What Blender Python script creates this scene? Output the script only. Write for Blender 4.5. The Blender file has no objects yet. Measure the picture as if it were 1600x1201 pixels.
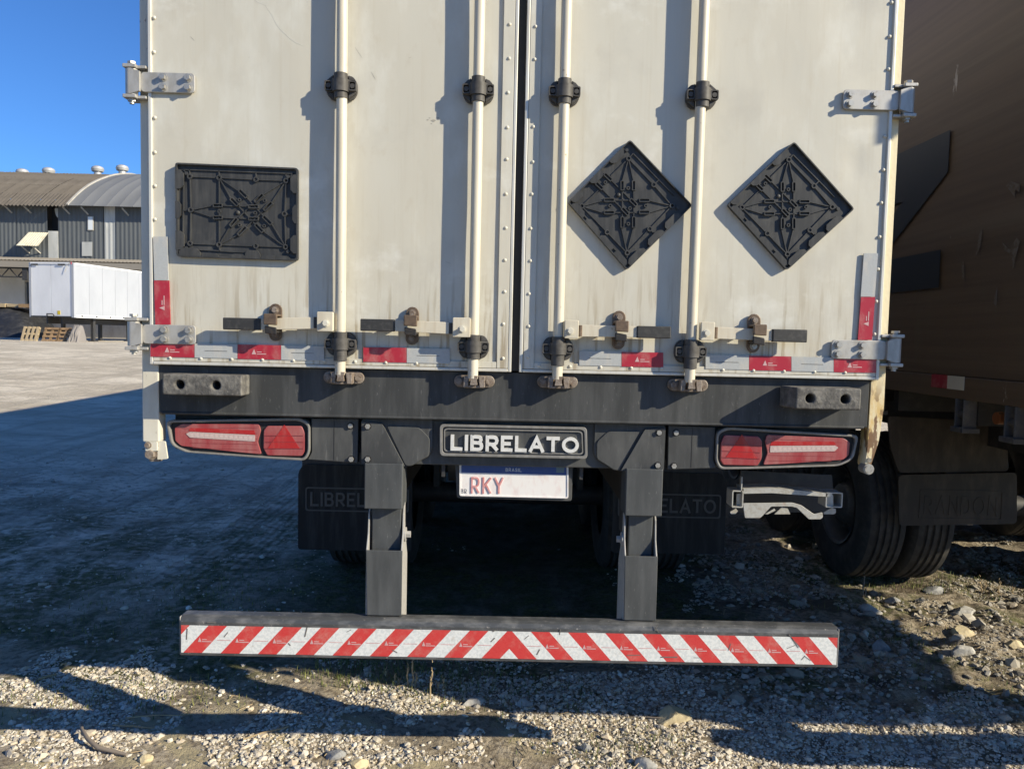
import bpy, bmesh, math, random
import numpy as np
from mathutils import Vector, Matrix, noise as mnoise

random.seed(7); np.random.seed(7)
sc = bpy.context.scene
col = sc.collection
PI = math.pi; R = math.radians
EH = 1.67                                   # eye height of the photographer

# ------------------------------------------------------------------ camera
F_PX, PITCH, YAW, ROLL, CAM_X, CAM_D = 1202.0, R(3.536), R(.438), R(1.269), -.030, 2.6906
fw = Vector((math.sin(YAW)*math.cos(PITCH), math.cos(YAW)*math.cos(PITCH), -math.sin(PITCH)))
rt0 = Vector((math.cos(YAW), -math.sin(YAW), 0)); up0 = rt0.cross(fw)
rt = math.cos(ROLL)*rt0 + math.sin(ROLL)*up0
up = -math.sin(ROLL)*rt0 + math.cos(ROLL)*up0
cam_pos = Vector((CAM_X, -CAM_D, EH))
cd = bpy.data.cameras.new('camera'); cam = bpy.data.objects.new('camera', cd); col.objects.link(cam)
m = Matrix((rt, up, -fw)).transposed().to_4x4(); m.translation = cam_pos
cam.matrix_world = m
cd.sensor_fit = 'HORIZONTAL'; cd.sensor_width = 36; cd.lens = F_PX/1600*36
cd.clip_start = .05; cd.clip_end = 2000
sc.camera = cam

# ------------------------------------------------------------------ sky and sun
SUN = Vector((2.15, -1.0, 1.155)).normalized()           # towards the sun
el = math.asin(SUN.z); az = math.atan2(SUN.x, SUN.y)     # clockwise from +Y
w = bpy.data.worlds.new('World'); sc.world = w; w.use_nodes = True
nt = w.node_tree; bg = nt.nodes['Background']
sky = nt.nodes.new('ShaderNodeTexSky'); sky.sky_type = 'NISHITA'; sky.sun_disc = False
sky.sun_elevation = el; sky.sun_rotation = az
sky.air_density = 1.0; sky.dust_density = .25; sky.ozone_density = 3.0; sky.altitude = 900
tint = nt.nodes.new('ShaderNodeMix'); tint.data_type = 'RGBA'; tint.blend_type = 'MULTIPLY'; tint.inputs[0].default_value = 1
tint.inputs[7].default_value = (.49, .86, 1.33, 1)          # a deep, clear winter blue over the whole dome
nt.links.new(sky.outputs[0], tint.inputs[6]); nt.links.new(tint.outputs[2], bg.inputs[0]); bg.inputs[1].default_value = .075
sd = bpy.data.lights.new('sun', 'SUN'); sun = bpy.data.objects.new('sun', sd); col.objects.link(sun)
sd.energy = 5.0; sd.angle = R(.55); sd.color = (1, .90, .70)
sun.rotation_euler = SUN.to_track_quat('Z', 'Y').to_euler()
vs = sc.view_settings; vs.view_transform = 'Standard'; vs.look = 'None'; vs.gamma = 1
vs.use_curve_mapping = False; vs.exposure = .65

# ------------------------------------------------------------------ helpers
def at(px, py, Y):                        # point of the photograph at depth Y -> (x, z)
    d = fw*F_PX + rt*(px-800) + up*(600.5-py)
    t = (Y+CAM_D)/d.y
    p = cam_pos + d*t
    return (p.x, p.z)
def ats(pts, Y, ox=0, oy=0, s=1.0):
    return [at(ox+x/s, oy+y/s, Y) for x, y in pts]
def atx(px, py, X):                       # point at lateral X -> (y, z)
    d = fw*F_PX + rt*(px-800) + up*(600.5-py)
    p = cam_pos + d*((X-CAM_X)/d.x)
    return (p.y, p.z)
def atg(px, py, z=0):                     # point on the ground
    d = fw*F_PX + rt*(px-800) + up*(600.5-py)
    p = cam_pos + d*((z-EH)/d.z)
    return (p.x, p.y)

class MB:
    def __init__(s): s.v = []; s.f = []
    def add(s, vs_, fs):
        o = len(s.v); s.v += [tuple(a) for a in vs_]; s.f += [tuple(i+o for i in f) for f in fs]; return s
    def box(s, x0, x1, y0, y1, z0, z1):
        return s.add([(x0,y0,z0),(x1,y0,z0),(x1,y1,z0),(x0,y1,z0),(x0,y0,z1),(x1,y0,z1),(x1,y1,z1),(x0,y1,z1)],
                     [(0,3,2,1),(4,5,6,7),(0,1,5,4),(1,2,6,5),(2,3,7,6),(3,0,4,7)])
    def prism(s, poly, y0, y1):           # polygon in XZ extruded in Y (y0 = near)
        a = sum(poly[i-1][0]*poly[i][1]-poly[i][0]*poly[i-1][1] for i in range(len(poly)))
        if a < 0: poly = poly[::-1]
        n = len(poly)
        vs_ = [(x,y0,z) for x,z in poly]+[(x,y1,z) for x,z in poly]
        fs = [tuple(range(n)), tuple(range(2*n-1, n-1, -1))]
        fs += [(i, n+i, n+(i+1)%n, (i+1)%n) for i in range(n)]
        return s.add(vs_, fs)
    def prismx(s, poly, x0, x1):          # polygon in YZ extruded in X
        n = len(poly)
        a = sum(poly[i-1][0]*poly[i][1]-poly[i][0]*poly[i-1][1] for i in range(n))
        if a < 0: poly = poly[::-1]
        vs_ = [(x0,y,z) for y,z in poly]+[(x1,y,z) for y,z in poly]
        fs = [tuple(range(n-1,-1,-1)), tuple(range(n, 2*n))]
        fs += [(i, (i+1)%n, n+(i+1)%n, n+i) for i in range(n)]
        return s.add(vs_, fs)
    def loopframe(s, outer, inner, y0, y1):   # frame between two polygons with the same count
        a = sum(outer[i-1][0]*outer[i][1]-outer[i][0]*outer[i-1][1] for i in range(len(outer)))
        if a < 0: outer = outer[::-1]; inner = inner[::-1]
        n = len(outer)
        vs_ = [(x,y0,z) for x,z in outer]+[(x,y0,z) for x,z in inner]+[(x,y1,z) for x,z in outer]+[(x,y1,z) for x,z in inner]
        fs = []
        for i in range(n):
            j = (i+1)%n
            fs += [(i,j,n+j,n+i),(2*n+i,3*n+i,3*n+j,2*n+j),(i,2*n+i,2*n+j,j),(n+i,n+j,3*n+j,3*n+i)]
        return s.add(vs_, fs)
    def cyl(s, p0, p1, r0, n=12, r1=None, ph=0.0):
        r1 = r0 if r1 is None else r1
        p0 = Vector(p0); p1 = Vector(p1); d = (p1-p0).normalized()
        a = d.orthogonal().normalized(); b = d.cross(a)
        vs_ = []
        for p, r in ((p0,r0),(p1,r1)):
            for i in range(n):
                t = 2*PI*i/n+ph; vs_.append(p+(a*math.cos(t)+b*math.sin(t))*r)
        fs = [tuple(range(n-1,-1,-1)), tuple(range(n,2*n))]+[(i,(i+1)%n,n+(i+1)%n,n+i) for i in range(n)]
        return s.add(vs_, fs)
    def bolt(s, x, y, z, r, h=.008, washer=True):   # head facing -Y, sitting on plane y
        if washer: s.cyl((x,y,z),(x,y-.0025,z), r*1.35, 14)
        s.cyl((x,y-.002,z),(x,y-h,z), r, 6, ph=random.random())
        return s
    def boltx(s, x, y, z, r, h, sgn):
        s.cyl((x,y,z),(x+sgn*.004,y,z), r*1.4, 14); s.cyl((x,y,z),(x+sgn*h,y,z), r, 6, ph=.3); return s
    def dome(s, x, y, z, r, n=8):         # rivet head facing -Y
        vs_ = []
        for k,(rr,hh) in enumerate(((1,0),(.86,.35),(.5,.62))):
            for i in range(n):
                t = 2*PI*i/n; vs_.append((x+rr*r*math.cos(t), y-hh*r, z+rr*r*math.sin(t)))
        vs_.append((x,y-.7*r,z)); fs = []
        for k in range(2):
            for i in range(n):
                fs.append((k*n+i,k*n+(i+1)%n,(k+1)*n+(i+1)%n,(k+1)*n+i))
        fs += [(2*n+i,2*n+(i+1)%n,3*n) for i in range(n)]
        return s.add(vs_, fs)
    def ring(s, x, z, y0, y1, ro, ri, n=16):
        o = [(x+ro*math.cos(2*PI*i/n), z+ro*math.sin(2*PI*i/n)) for i in range(n)]
        q = [(x+ri*math.cos(2*PI*i/n), z+ri*math.sin(2*PI*i/n)) for i in range(n)]
        return s.loopframe(o, q, y0, y1)
    def bar(s, p, q, wd, y0, y1, ext=0):  # strip between two XZ points
        p = Vector(p); q = Vector(q); d = (q-p).normalized(); nrm = Vector((-d.y,d.x))*wd/2
        p = p-d*ext; q = q+d*ext
        return s.prism([tuple(p+nrm),tuple(q+nrm),tuple(q-nrm),tuple(p-nrm)], y0, y1)
    def beam(s, p, q, a, b=None):         # square bar between two 3-D points
        b = b or a
        p = Vector(p); q = Vector(q); d = (q-p).normalized()
        u = d.cross(Vector((0,0,1)))
        if u.length < .01: u = Vector((1,0,0))
        u.normalize(); v = d.cross(u)
        vs_ = [e+u*i*a/2+v*j*b/2 for e in (p,q) for i,j in ((-1,-1),(1,-1),(1,1),(-1,1))]
        return s.add(vs_, [(0,1,2,3),(7,6,5,4),(0,4,5,1),(1,5,6,2),(2,6,7,3),(3,7,4,0)])
    def tube(s, pts, rs, n=8, caps=True):
        pts = [Vector(p) for p in pts]; base = len(s.v); k = len(pts)
        if not hasattr(rs, '__len__'): rs = [rs]*k
        ref = None
        for i,p in enumerate(pts):
            d = (pts[min(i+1,k-1)]-pts[max(i-1,0)]).normalized()
            if ref is None: ref = d.orthogonal().normalized()
            a = (ref-d*ref.dot(d)).normalized(); ref = a; b = d.cross(a)
            for j in range(n):
                t = 2*PI*j/n; s.v.append(tuple(p+(a*math.cos(t)+b*math.sin(t))*rs[i]))
        for i in range(k-1):
            for j in range(n):
                s.f.append((base+i*n+j, base+i*n+(j+1)%n, base+(i+1)*n+(j+1)%n, base+(i+1)*n+j))
        if caps:
            s.f.append(tuple(base+j for j in range(n-1,-1,-1))); s.f.append(tuple(base+(k-1)*n+j for j in range(n)))
        return s
    def lathe_x(s, cx, cy, cz, prof, n=48):   # profile (x, r) revolved round the X axis, open
        base = len(s.v)
        for x,r in prof:
            for i in range(n):
                t = 2*PI*i/n; s.v.append((cx+x, cy+r*math.cos(t), cz+r*math.sin(t)))
        for k in range(len(prof)-1):
            for i in range(n):
                s.f.append((base+k*n+i, base+(k+1)*n+i, base+(k+1)*n+(i+1)%n, base+k*n+(i+1)%n))
        return s
    def lathe_z(s, cx, cy, cz, prof, n=20):
        base = len(s.v)
        for r,z in prof:
            for i in range(n):
                t = 2*PI*i/n; s.v.append((cx+r*math.cos(t), cy+r*math.sin(t), cz+z))
        for k in range(len(prof)-1):
            for i in range(n):
                s.f.append((base+k*n+i, base+k*n+(i+1)%n, base+(k+1)*n+(i+1)%n, base+(k+1)*n+i))
        s.f.append(tuple(base+(len(prof)-1)*n+i for i in range(n)))
        return s
    def build(s, name, mat, parent=None, smooth=None, bevel=0, seg=2):
        me = bpy.data.meshes.new(name); me.from_pydata(s.v, [], s.f); me.update()
        o = bpy.data.objects.new(name, me); col.objects.link(o)
        if mat: me.materials.append(mat)
        if smooth:
            me.shade_smooth(); me.set_sharp_from_angle(angle=R(smooth))
        if bevel:
            b = o.modifiers.new('bevel', 'BEVEL'); b.width = bevel; b.segments = seg; b.limit_method = 'ANGLE'; b.angle_limit = R(40)
        if parent: o.parent = parent
        return o
def rrect(x0, x1, z0, z1, r, n=4):
    p = []
    for cx, cz, a in ((x1-r,z1-r,0),(x0+r,z1-r,90),(x0+r,z0+r,180),(x1-r,z0+r,270)):
        for i in range(n+1):
            t = R(a+90*i/n); p.append((cx+r*math.cos(t), cz+r*math.sin(t)))
    return p
def inset(poly, d):
    cx = sum(p[0] for p in poly)/len(poly); cz = sum(p[1] for p in poly)/len(poly)
    hx = max(abs(p[0]-cx) for p in poly); hz = max(abs(p[1]-cz) for p in poly)
    return [(cx+(x-cx)*(1-d/hx), cz+(z-cz)*(1-d/hz)) for x,z in poly]
def rounded(poly, r, n=3):                # round every corner of a polygon
    out = []; k = len(poly)
    for i in range(k):
        p = Vector(poly[i]); a = Vector(poly[i-1])-p; b = Vector(poly[(i+1)%k])-p
        q = min(r, a.length*.45, b.length*.45)
        s_ = p+a.normalized()*q; e = p+b.normalized()*q
        for j in range(n+1):
            t = j/n; out.append(tuple(s_*(1-t)**2+p*2*t*(1-t)+e*t*t))
    return out
GLY = {  # strokes on a 1 x 1 cell; last number = cell width
 'L': ([[(0,1),(0,0),(1,0)]], .62), 'I': ([[(0,1),(0,0)]], .0), 'T': ([[(0,1),(1,1)],[(.5,.93),(.5,0)]], .72),
 'E': ([[(1,1),(0,1),(0,0),(1,0)],[(.07,.5),(.88,.5)]], .62), 'A': ([[(0,0),(.5,1),(1,0)],[(.24,.30),(.76,.30)]], .86),
 'N': ([[(0,0),(0,1),(1,0),(1,1)]], .75), 'K': ([[(0,0),(0,1)],[(1,1),(.10,.42)],[(.36,.56),(1,0)]], .74), 'Y': ([[(0,1),(.5,.45),(1,1)],[(.5,.42),(.5,0)]], .76),
 'B': ([[(0,1),(0,0)],[(.08,0),(.62,0),(.84,.03),(.97,.13),(1,.26),(.96,.40),(.82,.50),(.62,.53),(.08,.53)],[(.08,1),(.55,1),(.76,.98),(.88,.90),(.92,.77),(.87,.64),(.74,.55)]], .70),
 'R': ([[(0,0),(0,1)],[(.08,1),(.58,1),(.80,.97),(.94,.87),(1,.72),(.94,.56),(.80,.46),(.58,.43),(.08,.43)],[(.52,.40),(1,0)]], .70),
 'D': ([[(0,0),(0,1)],[(.08,0),(.5,0),(.75,.05),(.93,.22),(1,.5),(.93,.78),(.75,.95),(.5,1),(.08,1)]], .78),
 'S': ([[(.98,.84),(.80,.97),(.5,1),(.2,.97),(.03,.84),(.05,.66),(.22,.56),(.78,.44),(.97,.33),(.98,.16),(.80,.03),(.5,0),(.2,.03),(.02,.16)]], .66),
 'O': ([[(.5+.5*math.cos(2*PI*i/18+.3), .5+.5*math.sin(2*PI*i/18+.3)) for i in range(19)]], 1.0)}
def text(name, s, x, z, wd, ht, y, depth, mat, parent, wt=.20, gap=.20):
    mb = MB(); asp = sum(GLY[c][1] for c in s)+(wt+gap)*(len(s)-1)+wt
    u = wd/asp; w_ = wt*u; hh = ht-w_; cx = x+w_/2; q = 0
    for c in s:
        st, cw = GLY[c]
        for k, pl in enumerate(st):
            pt = [Vector((cx+a*cw*u, z+w_/2+b*hh)) for a,b in pl]; closed = (pt[0]-pt[-1]).length < 1e-6
            if closed: pt = pt[:-1]
            n = len(pt); Lp, Rp = [], []
            for i in range(n):
                d0 = (pt[i]-pt[i-1]).normalized() if (i > 0 or closed) else None
                d1 = (pt[(i+1)%n]-pt[i]).normalized() if (i < n-1 or closed) else None
                p = pt[i]
                if d0 is None: p = p-d1*w_*.5*(1 if k == 0 else .5); d0 = d1
                if d1 is None: p = p+d0*w_*.5*(1 if k == 0 else .5); d1 = d0
                nn = Vector((-d0.y,d0.x))+Vector((-d1.y,d1.x)); nn.normalize(); m_ = nn*(w_/2/max(.45, nn.dot(Vector((-d1.y,d1.x)))))
                Lp.append(p+m_); Rp.append(p-m_)
            yy0, yy1 = y-depth-k*.0003, y
            vs_ = []
            for i in range(n): vs_ += [(Lp[i].x,yy0,Lp[i].y),(Rp[i].x,yy0,Rp[i].y),(Lp[i].x,yy1,Lp[i].y),(Rp[i].x,yy1,Rp[i].y)]
            fs = []
            for i in range(n if closed else n-1):
                a, b_ = 4*i, 4*((i+1)%n); fs += [(a,a+1,b_+1,b_),(a,b_,b_+2,a+2),(a+1,a+3,b_+3,b_+1)]
            if not closed: fs += [(0,2,3,1),(4*n-4,4*n-3,4*n-1,4*n-2)]
            mb.add(vs_, fs)
        cx += (cw+wt+gap)*u
    o = mb.build(name, mat, parent); return o
def thing(name, label, cat, loc=(0,0,0), group=None):
    o = bpy.data.objects.new(name, None); col.objects.link(o); o.empty_display_size = .2
    o.location = loc; return tag(o, label, cat, group)
def tag(o, label, cat, group=None):
    o['label'] = label; o['category'] = cat
    if group: o['group'] = group
    return o
def kind(o, k): o['kind'] = k; return o

# ------------------------------------------------------------------ materials
def mat(name, base, rough=.6, metal=0, var=(), bump=None, spec=.5, coat=0, zfade=None, attr=None):
    m_ = bpy.data.materials.new(name); m_.use_nodes = True; t = m_.node_tree; N = t.nodes; L = t.links
    b = N['Principled BSDF']; b.inputs['Roughness'].default_value = rough; b.inputs['Metallic'].default_value = metal
    b.inputs['Specular IOR Level'].default_value = spec; b.inputs['Coat Weight'].default_value = coat
    tc = N.new('ShaderNodeTexCoord')
    rgb = N.new('ShaderNodeRGB'); rgb.outputs[0].default_value = (*base, 1); cur = rgb.outputs[0]
    if attr:
        an = N.new('ShaderNodeAttribute'); an.attribute_name = attr
        mx = N.new('ShaderNodeMix'); mx.data_type = 'RGBA'; mx.blend_type = 'MULTIPLY'; mx.inputs[0].default_value = 1
        L.new(cur, mx.inputs[6]); L.new(an.outputs['Color'], mx.inputs[7]); cur = mx.outputs[2]
    fac_last = None
    for v in var:                          # (colour, scale xyz, lo, hi, strength[, zlo, zhi])
        c, scl, lo, hi, st = v[:5]
        mp = N.new('ShaderNodeMapping'); mp.inputs['Scale'].default_value = scl if hasattr(scl,'__len__') else (scl,)*3
        L.new(tc.outputs['Object'], mp.inputs['Vector'])
        mp.inputs['Location'].default_value = (random.uniform(0,50),)*3
        nz = N.new('ShaderNodeTexNoise'); nz.inputs['Scale'].default_value = 1; nz.inputs['Detail'].default_value = 7; nz.inputs['Roughness'].default_value = .62
        L.new(mp.outputs[0], nz.inputs['Vector'])
        mr = N.new('ShaderNodeMapRange'); mr.inputs[1].default_value = lo; mr.inputs[2].default_value = hi; mr.inputs[4].default_value = st
        L.new(nz.outputs[0], mr.inputs[0]); fac = mr.outputs[0]
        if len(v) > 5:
            sx = N.new('ShaderNodeSeparateXYZ'); L.new(tc.outputs['Object'], sx.inputs[0])
            zr = N.new('ShaderNodeMapRange'); zr.inputs[1].default_value = v[5]; zr.inputs[2].default_value = v[6]
            L.new(sx.outputs[v[7] if len(v) > 7 else 2], zr.inputs[0])
            mu = N.new('ShaderNodeMath'); mu.operation = 'MULTIPLY'; L.new(fac, mu.inputs[0]); L.new(zr.outputs[0], mu.inputs[1]); fac = mu.outputs[0]
        mx = N.new('ShaderNodeMix'); mx.data_type = 'RGBA'; L.new(fac, mx.inputs[0]); L.new(cur, mx.inputs[6]); mx.inputs[7].default_value = (*c, 1)
        cur = mx.outputs[2]; fac_last = nz
    L.new(cur, b.inputs['Base Color'])
    if bump:
        scl, st, dist = bump
        mp = N.new('ShaderNodeMapping'); mp.inputs['Scale'].default_value = scl if hasattr(scl,'__len__') else (scl,)*3
        L.new(tc.outputs['Object'], mp.inputs['Vector'])
        nz = N.new('ShaderNodeTexNoise'); nz.inputs['Scale'].default_value = 1; nz.inputs['Detail'].default_value = 5
        L.new(mp.outputs[0], nz.inputs['Vector'])
        bp = N.new('ShaderNodeBump'); bp.inputs['Strength'].default_value = st; bp.inputs['Distance'].default_value = dist
        L.new(nz.outputs[0], bp.inputs['Height']); L.new(bp.outputs[0], b.inputs['Normal'])
    return m_

DOOR = mat('door_paint', (.54,.522,.45), .5, var=[
    ((.50,.468,.385), (3,3,1.2), .42, .70, .6), ((.64,.64,.585), (7,7,3), .52, .72, .6),
    ((.44,.39,.29), (70,70,2.2), .54, .78, .34), ((.45,.40,.31), (14,14,9), .62, .76, .4),
    ((.30,.245,.16), (46,46,3.0), .52, .62, .8, 1.95, 1.66), ((.40,.35,.26), (9,9,1.2), .52, .66, .55, 2.1, 1.6), ((.30,.22,.13), (8,8,5), .60, .72, .5, 1.75, 1.55),
    ((.22,.19,.15), (160,160,160), .70, .76, .7), ((.42,.40,.35), (4,4,4), .55, .72, .45), ((.70,.70,.65), (2.6,2.6,3.4), .58, .68, .5)], bump=((5,5,2.5), .12, .02))
DOORS = mat('scratched_paint', (.63,.61,.535), .6)
DOORC = mat('chipped_paint', (.34,.32,.27), .6)
WHITE = mat('white_paint', (.575,.53,.425), .45, var=[((.48,.41,.30), (50,50,4), .50, .70, .6), ((.40,.36,.28), (14,14,2), .5, .7, .4), ((.22,.14,.08), (90,90,40), .66, .70, .8)])
POST = mat('post_paint', (.60,.575,.49), .42, var=[((.50,.45,.35), (20,20,4), .48, .70, .6), ((.20,.11,.06), (60,60,30), .64, .70, .8)], bump=(40,.1,.004))
RUSTPOST = mat('rusty_post', (.70,.62,.42), .5, var=[((.55,.36,.10), (24,24,7), .46, .60, .85, 1.62, 1.42), ((.16,.085,.04), (30,30,9), .53, .58, .95, 1.56, 1.44)], bump=(60,.25,.004))
ALU = mat('hinge_alu', (.43,.42,.395), .48, .35, var=[((.27,.25,.21), (30,30,14), .46, .72, .75)], bump=((90,90,20), .06, .003))
STEEL = mat('galv_bolt', (.42,.41,.38), .45, .6, var=[((.22,.17,.12), (110,110,110), .5, .7, .7)])
TRIM = mat('alu_trim', (.62,.60,.54), .40, .25, var=[((.42,.37,.28), (40,40,4), .5, .7, .6)])
SILL = mat('sill_dark', (.040,.042,.043), .62, spec=.3, var=[((.092,.095,.096), (20,20,2.6), .42, .74, .8), ((.19,.19,.185), (150,150,40), .62, .74, .5), ((.035,.036,.038), (10,10,5), .56, .70, .6)], bump=((30,30,8), .1, .004))
PLAST = mat('fascia_plastic', (.048,.050,.051), .6, spec=.3, var=[((.115,.117,.115), (14,14,4), .38, .74, .85), ((.20,.20,.195), (90,90,12), .60, .75, .5)], bump=(300,.08,.001))
PLASTL = mat('fascia_edge', (.17,.165,.155), .5, var=[((.27,.26,.24), (40,40,20), .45, .7, .7)])
RUBB = mat('block_rubber', (.075,.072,.068), .8, var=[((.20,.19,.17), (26,26,26), .42, .66, .9), ((.30,.28,.25), (120,120,120), .6, .72, .7)], bump=(70,.5,.006))
CLAMP = mat('clamp_plastic', (.060,.056,.051), .55, spec=.3, var=[((.11,.105,.10), (40,40,40), .4, .7, .8)], bump=(200,.1,.001))
PLAC = mat('placard_plastic', (.040,.041,.042), .5, spec=.3, var=[((.085,.084,.08), (60,60,8), .44, .76, .75), ((.10,.098,.092), (14,14,14), .55, .75, .5)])
BROWN = mat('keeper_bronze', (.15,.105,.07), .5, .3, var=[((.07,.05,.04), (60,60,60), .45, .7, .7), ((.30,.21,.14), (90,90,90), .6, .72, .6)], bump=(160,.2,.002))
BLACKM = mat('keeper_black', (.03,.027,.025), .45, .2, var=[((.09,.07,.05), (70,70,70), .5, .7, .6)])
CAST = mat('cam_casting', (.26,.22,.185), .6, .2, var=[((.13,.09,.06), (50,50,50), .42, .62, .8), ((.42,.36,.30), (120,120,120), .58, .72, .6)], bump=(160,.3,.003))
GRIP = mat('grip_rubber', (.028,.028,.028), .6, var=[((.075,.073,.07), (60,60,60), .5, .72, .7)])
RED = mat('red_tape', (.36,.020,.038), .35, var=[((.42,.15,.14), (26,26,16), .48, .70, .8), ((.36,.02,.035), (200,200,200), .5, .6, .4)])
REDB = mat('red_stripe', (.55,.052,.05), .38, var=[((.52,.19,.16), (22,22,22), .48, .70, .7), ((.50,.03,.03), (150,150,150), .45, .6, .5)])
GREYT = mat('silver_tape', (.40,.415,.415), .35, var=[((.36,.37,.37), (220,220,220), .46, .56, .6), ((.55,.50,.42), (22,22,9), .52, .70, .6)])
WHT = mat('white_stripe', (.70,.71,.69), .32, var=[((.52,.55,.55), (95,95,95), .46, .54, .6), ((.42,.37,.30), (34,34,34), .60, .72, .6)])
LOGO = mat('tape_print', (.52,.34,.34), .5)
REDLINE = mat('red_print', (.50,.16,.16), .5)
TAIL = mat('lens_red', (.27,.022,.030), .34, coat=.15, var=[((.36,.16,.15), (18,18,5), .34, .70, .85), ((.30,.012,.02), (7,7,7), .5, .7, .4)])
TAILB = mat('lens_bright', (.36,.016,.02), .25, coat=.3, var=[((.38,.13,.12), (40,40,9), .5, .74, .5)])
LEDD = mat('led_cell', (.52,.42,.40), .3)
TAILD = mat('lens_line', (.22,.03,.036), .3)
LED = mat('led_strip', (.50,.40,.38), .3, var=[((.42,.33,.32), (180,180,180), .45, .55, .8)])
LETTER = mat('plate_letters', (.62,.62,.60), .4, var=[((.45,.44,.42), (60,60,60), .5, .7, .6)])
LPW = mat('plate_white', (.74,.72,.70), .4, var=[((.62,.48,.46), (40,40,20), .5, .7, .5)])
LPB = mat('plate_blue', (.018,.06,.22), .4, var=[((.05,.09,.22), (60,60,60), .5, .7, .6)])
LPR = mat('plate_red', (.58,.24,.23), .5, var=[((.70,.50,.48), (60,60,60), .5, .7, .7)])
LPG = mat('plate_print', (.16,.16,.16), .5)
LPF = mat('flag_print', (.10,.16,.20), .5)
POSTD = mat('underride_paint', (.056,.060,.062), .55, spec=.35, var=[((.105,.110,.112), (22,22,4), .40, .74, .8), ((.24,.24,.235), (160,160,60), .64, .74, .5)], bump=((40,40,10),.08,.003))
POSTE = mat('underride_edge', (.36,.35,.33), .5, var=[((.22,.21,.2), (40,40,40), .5, .7, .6)])
BARD = mat('bar_paint', (.058,.061,.064), .45, .0, var=[((.17,.17,.168), (14,14,40), .46, .72, .85), ((.36,.33,.30), (90,90,90), .62, .72, .6)], bump=(60,.1,.003))
FLAP = mat('flap_rubber', (.024,.024,.024), .75, spec=.25, var=[((.065,.064,.062), (22,22,3), .45, .75, .8)])
FLAPT = mat('flap_letters', (.085,.083,.08), .6)
TYRE = mat('tyre_rubber', (.032,.031,.030), .75, var=[((.085,.078,.068), (16,16,16), .42, .72, .8)], bump=(120,.2,.003))
RIM = mat('wheel_rim', (.10,.10,.10), .55, .2, var=[((.2,.18,.15), (22,22,22), .5, .7, .6)])
CHAS = mat('chassis_paint', (.03,.03,.031), .6, var=[((.07,.065,.06), (14,14,14), .5, .7, .7)])
GALV = mat('bracket_steel', (.42,.415,.385), .5, .25, var=[((.30,.27,.22), (60,60,60), .46, .66, .7), ((.42,.22,.11), (18,18,18), .64, .70, .8)], bump=(120,.15,.003))
SEAL = mat('door_gasket', (.015,.015,.016), .7)
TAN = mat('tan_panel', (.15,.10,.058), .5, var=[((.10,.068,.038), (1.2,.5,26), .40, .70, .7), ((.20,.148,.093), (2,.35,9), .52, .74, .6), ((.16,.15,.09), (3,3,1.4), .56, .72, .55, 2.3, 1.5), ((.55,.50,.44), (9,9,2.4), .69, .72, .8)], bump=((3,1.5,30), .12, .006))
RUBS = mat('rub_strip_paint', (.125,.088,.053), .6, var=[((.15,.11,.07), (3,8,20), .45, .7, .8)])
NLET = mat('letter_film', (.020,.024,.028), .4)
TFLAP = mat('old_flap', (.045,.036,.028), .7, var=[((.10,.08,.06), (14,14,5), .45, .7, .8)])
AMBER = mat('amber_lens', (.20,.06,.015), .4)
BODY = mat('body_sheet', (.66,.64,.58), .45, var=[((.5,.46,.38), (8,2,2), .5, .7, .6)])

# ------------------------------------------------------------------ ground
def vnoise(x, y, seed=0):
    rs = np.random.RandomState(seed); T = rs.rand(256,256)
    xi = np.floor(x).astype(int); yi = np.floor(y).astype(int); fx = x-xi; fy = y-yi
    fx = fx*fx*(3-2*fx); fy = fy*fy*(3-2*fy)
    g = lambda a,b: T[a & 255, b & 255]
    return (g(xi,yi)*(1-fx)+g(xi+1,yi)*fx)*(1-fy)+(g(xi,yi+1)*(1-fx)+g(xi+1,yi+1)*fx)*fy - .5
def sstep(a, b, x):
    t = np.clip((x-a)/(b-a), 0, 1); return t*t*(3-2*t)
def gh(x, y):
    x = np.asarray(x, float); y = np.asarray(y, float)
    r = np.hypot(x, y)
    z = .92*sstep(5, 42, r)
    near = 1-sstep(6, 14, r)
    z = z + near*(.045*vnoise(x*1.3, y*1.3, 1)+.022*vnoise(x*4.1, y*4.1, 2)+.010*vnoise(x*11, y*11, 3)+.006*vnoise(x*27, y*27, 4))
    rough_ = sstep(1.2, 2.0, x)*near*(1-sstep(4.5,6,y))
    z = z + rough_*(.05*vnoise(x*5, y*5, 6)+.03*vnoise(x*13, y*13, 7))
    z = z + .05*vnoise(x*.25, y*.25, 5)*sstep(8, 16, r)
    return z
def axis(lo, hi, step, far):
    a = list(np.arange(lo, hi+1e-6, step)); d = step; p = hi
    while p < far: d *= 1.22; p += d; a.append(p)
    d = step; p = lo
    while p > -far: d *= 1.22; p -= d; a.insert(0, p)
    return np.array(a)
gx = axis(-3.6, 4.8, .022, 900); gy = axis(-.3, 5.2, .022, 900)
GX, GY = np.meshgrid(gx, gy); GZ = gh(GX, GY)
nx, ny = len(gx), len(gy)
gm = bpy.data.meshes.new('ground')
gm.vertices.add(nx*ny); gm.vertices.foreach_set('co', np.stack([GX,GY,GZ],-1).astype(np.float32).ravel())
idx = np.arange(nx*ny).reshape(ny,nx)
q = np.stack([idx[:-1,:-1],idx[:-1,1:],idx[1:,1:],idx[1:,:-1]],-1).reshape(-1,4)
gm.loops.add(q.size); gm.loops.foreach_set('vertex_index', q.ravel().astype(np.int32))
gm.polygons.add(len(q)); gm.polygons.foreach_set('loop_start', np.arange(0,q.size,4,dtype=np.int32))
gm.update(calc_edges=True); gm.validate(); gm.shade_smooth()
ground = bpy.data.objects.new('ground', gm); col.objects.link(ground); kind(ground, 'structure')

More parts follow.
